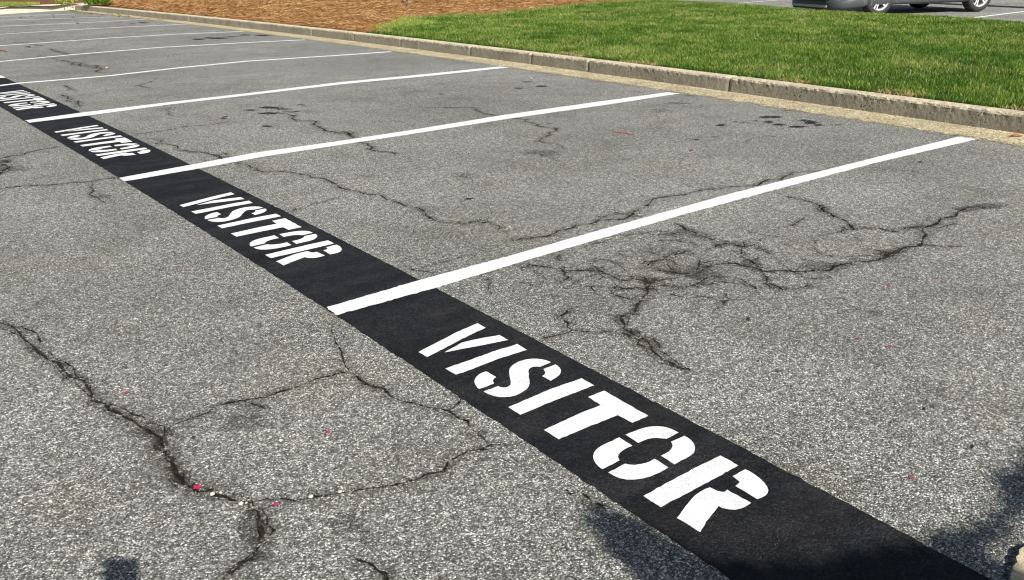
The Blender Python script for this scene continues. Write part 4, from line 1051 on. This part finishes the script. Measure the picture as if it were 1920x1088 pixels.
def box_thing(name, px, py, z, s, mat, lid, label, cat, rz=.0):
    p = at(px, py, z); root = empty(name, (p.x, p.y, z-.03), rz); tag(root, label, cat)
    bm = bmesh.new(); box_bm(bm, (0, 0, s[2]/2), s, None, .012); bm_obj('housing', bm, mat, root)
    bm = bmesh.new(); box_bm(bm, (0, 0, s[2]+.012), (s[0]*1.08, s[1]*1.08, .03), None, .008); bm_obj('lid', bm, lid, root)
box_thing('white_box', 959, 3.5, .17, (.30, .42, .35), M['wbox'], M['gbox'], 'white and grey stand-in box for an unidentified block at the top edge beyond the pine straw', 'unidentified block', .45)  # plain box standing in for a white block that is not identified
box_thing('dark_box', 904, 3.0, .17, (.22, .42, .20), M['dark'], M['dark'], 'small dark object of unknown kind at the top edge beyond the pine straw', 'dark object', .9)  # plain box standing in for a small dark object, not a lamp

# ------------------------------------------------------------------ what throws the shadows: an unseen tree behind the camera and a phone on an added tripod
SHADE_POLY = [(.86, .6), (1.0, .82), (1.08, .93), (1.10, 1.06), (1.13, 1.20), (1.18, 1.25), (1.23, 1.19), (1.24, 1.05), (1.25, .92), (1.34, .84), (1.5, .76), (1.64, .70), (1.78, .65), (1.90, .62), (2.01, .69), (2.2, .69), (2.6, .76), (3.0, .5), (3.1, -.6), (2.6, -1.6), (1.6, -1.9), (.9, -1.3), (.7, -.3)]
SUN_HOLE = (1.60, 2.05, .30, .60)  # kept free of leaves so that sun reaches the slab corner
def inside(x, y, P):
    c = False; n = len(P)
    for i in range(n):
        x0, y0 = P[i]; x1, y1 = P[(i+1) % n]
        if (y0 > y) != (y1 > y) and x < (x1-x0)*(y-y0)/(y1-y0)+x0: c = not c
    return c
def edist(x, y, P):
    b = 9
    for i in range(len(P)):
        a = Vector(P[i]); c = Vector(P[(i+1) % len(P)]); p = Vector((x, y)); t = max(0, min(1, (p-a).dot(c-a)/(c-a).length_squared)); b = min(b, (p-a-(c-a)*t).length)
    return b
def make_tree():  # crown leaves sampled up-sun from the shade outline so the shadow fits it
    pts = []
    rt = random.Random(3)
    while len(pts) < 26000:
        x = rt.uniform(.6, 3.2); y = rt.uniform(-2., 1.4)
        if not inside(x, y, SHADE_POLY): continue
        if SUN_HOLE[0] < x < SUN_HOLE[1] and SUN_HOLE[2] < y < SUN_HOLE[3] and x > 1.66+(y-.4)*.3: continue
        e = edist(x, y, SHADE_POLY)
        if e < .012 and rt.random() < .5: continue
        t = 4.3+rt.gauss(0, .4)*min(1.6, .25+e*1.6)
        s = Vector((x, y, 0))-LD*t; pts.append((s, e))
    cen = sum((p for p, _ in pts), Vector())/len(pts)
    bx = cen.x+.1; by = cen.y-.1
    root = empty('tree', (bx, by, 0)); tag(root, 'unseen tree behind the camera, crown shaped to throw the shade at the lower right', 'tree')
    n = len(pts); c = np.array([tuple(p-Vector((bx, by, 0))) for p, _ in pts]); L = np.array([.028+min(.045, e*.15) for _, e in pts])
    a = rng.normal(size=(n, 3)); a /= np.linalg.norm(a, axis=1)[:, None]; b = np.cross(a, rng.normal(size=(n, 3))); b /= np.linalg.norm(b, axis=1)[:, None]
    V = np.zeros((n, 4, 3)); V[:, 0] = c-a*L[:, None]; V[:, 1] = c+b*L[:, None]*.7; V[:, 2] = c+a*L[:, None]; V[:, 3] = c-b*L[:, None]*.7
    o = raw_mesh('crown', V.reshape(-1, 3), [np.arange(n*4).reshape(-1, 4)], M['leaf'], {'r': np.repeat(rng.uniform(.1, .7, n), 4)}); o.parent = root
    bm = bmesh.new(); zt = min(p.z for p, _ in pts)+.4
    def limb(p0, p1, r0, r1, seg=10):
        pr = None
        for k in range(seg+1):
            f = k/seg; p = p0.lerp(p1, f)+Vector((math.sin(f*6), math.cos(f*5)-1, 0))*.03
            r = r0+(r1-r0)*f; ring = [bm.verts.new(p+Vector((r*math.cos(q*.785), r*math.sin(q*.785), 0))) for q in range(8)]
            if pr:
                for q in range(8): bm.faces.new((pr[q], pr[(q+1) % 8], ring[(q+1) % 8], ring[q]))
            pr = ring
    limb(Vector((0, 0, -.05)), Vector((0, 0, zt)), .09, .06)
    for k in range(9):
        t_, _ = rt.choice(pts); tv = t_-Vector((bx, by, 0)); limb(Vector((0, .0, zt-.35+.04*k)), tv*.9+Vector((0, 0, zt*.1)), .035, .008)
    bm_obj('trunk', bm, M['bark'], root, True)
make_tree()
def make_phone():  # phone inferred from its shadow; the tripod holding it is added and unseen
    root = empty('phone_added_tripod', (0, -.12, 0)); tag(root, 'phone at the camera position, seen only by its shadow, on an added unseen tripod', 'added tripod')
    Rp = RC
    # phone slab just behind the viewpoint
    bm = bmesh.new(); box_bm(bm, (0, 0, 0), (.078, .150, .008), None, .002)
    pc = Vector((0, 0, CH))+RC @ Vector((.026, -.055, .045))
    for v in bm.verts: v.co = RC @ v.co + pc - Vector((0, -.12, 0))
    bm_obj('phone', bm, M['dark'], root)
    bm = bmesh.new()
    hub = Vector((0, 0, 1.0))
    def rod(a, b, r):
        d = b-a; q = d.to_track_quat('Z', 'Y').to_matrix(); r_ = bmesh.ops.create_cone(bm, cap_ends=True, segments=10, radius1=r, radius2=r, depth=d.length)
        for v in r_['verts']: v.co = q @ v.co+(a+b)/2
    pl = pc-Vector((0, -.12, 0))
    rod(Vector((0, 0, .8)), pl-Vector((0, 0, .06)), .008)
    bm_obj('column', bm, M['dark'], root)
    for k in range(3):
        bm = bmesh.new(); a = 2*math.pi*k/3-.9
        rod(Vector((0, 0, .95)), Vector((.26*math.cos(a), -.12+.26*math.sin(a), .0)), .008); bm_obj('leg', bm, M['dark'], root)
make_phone()
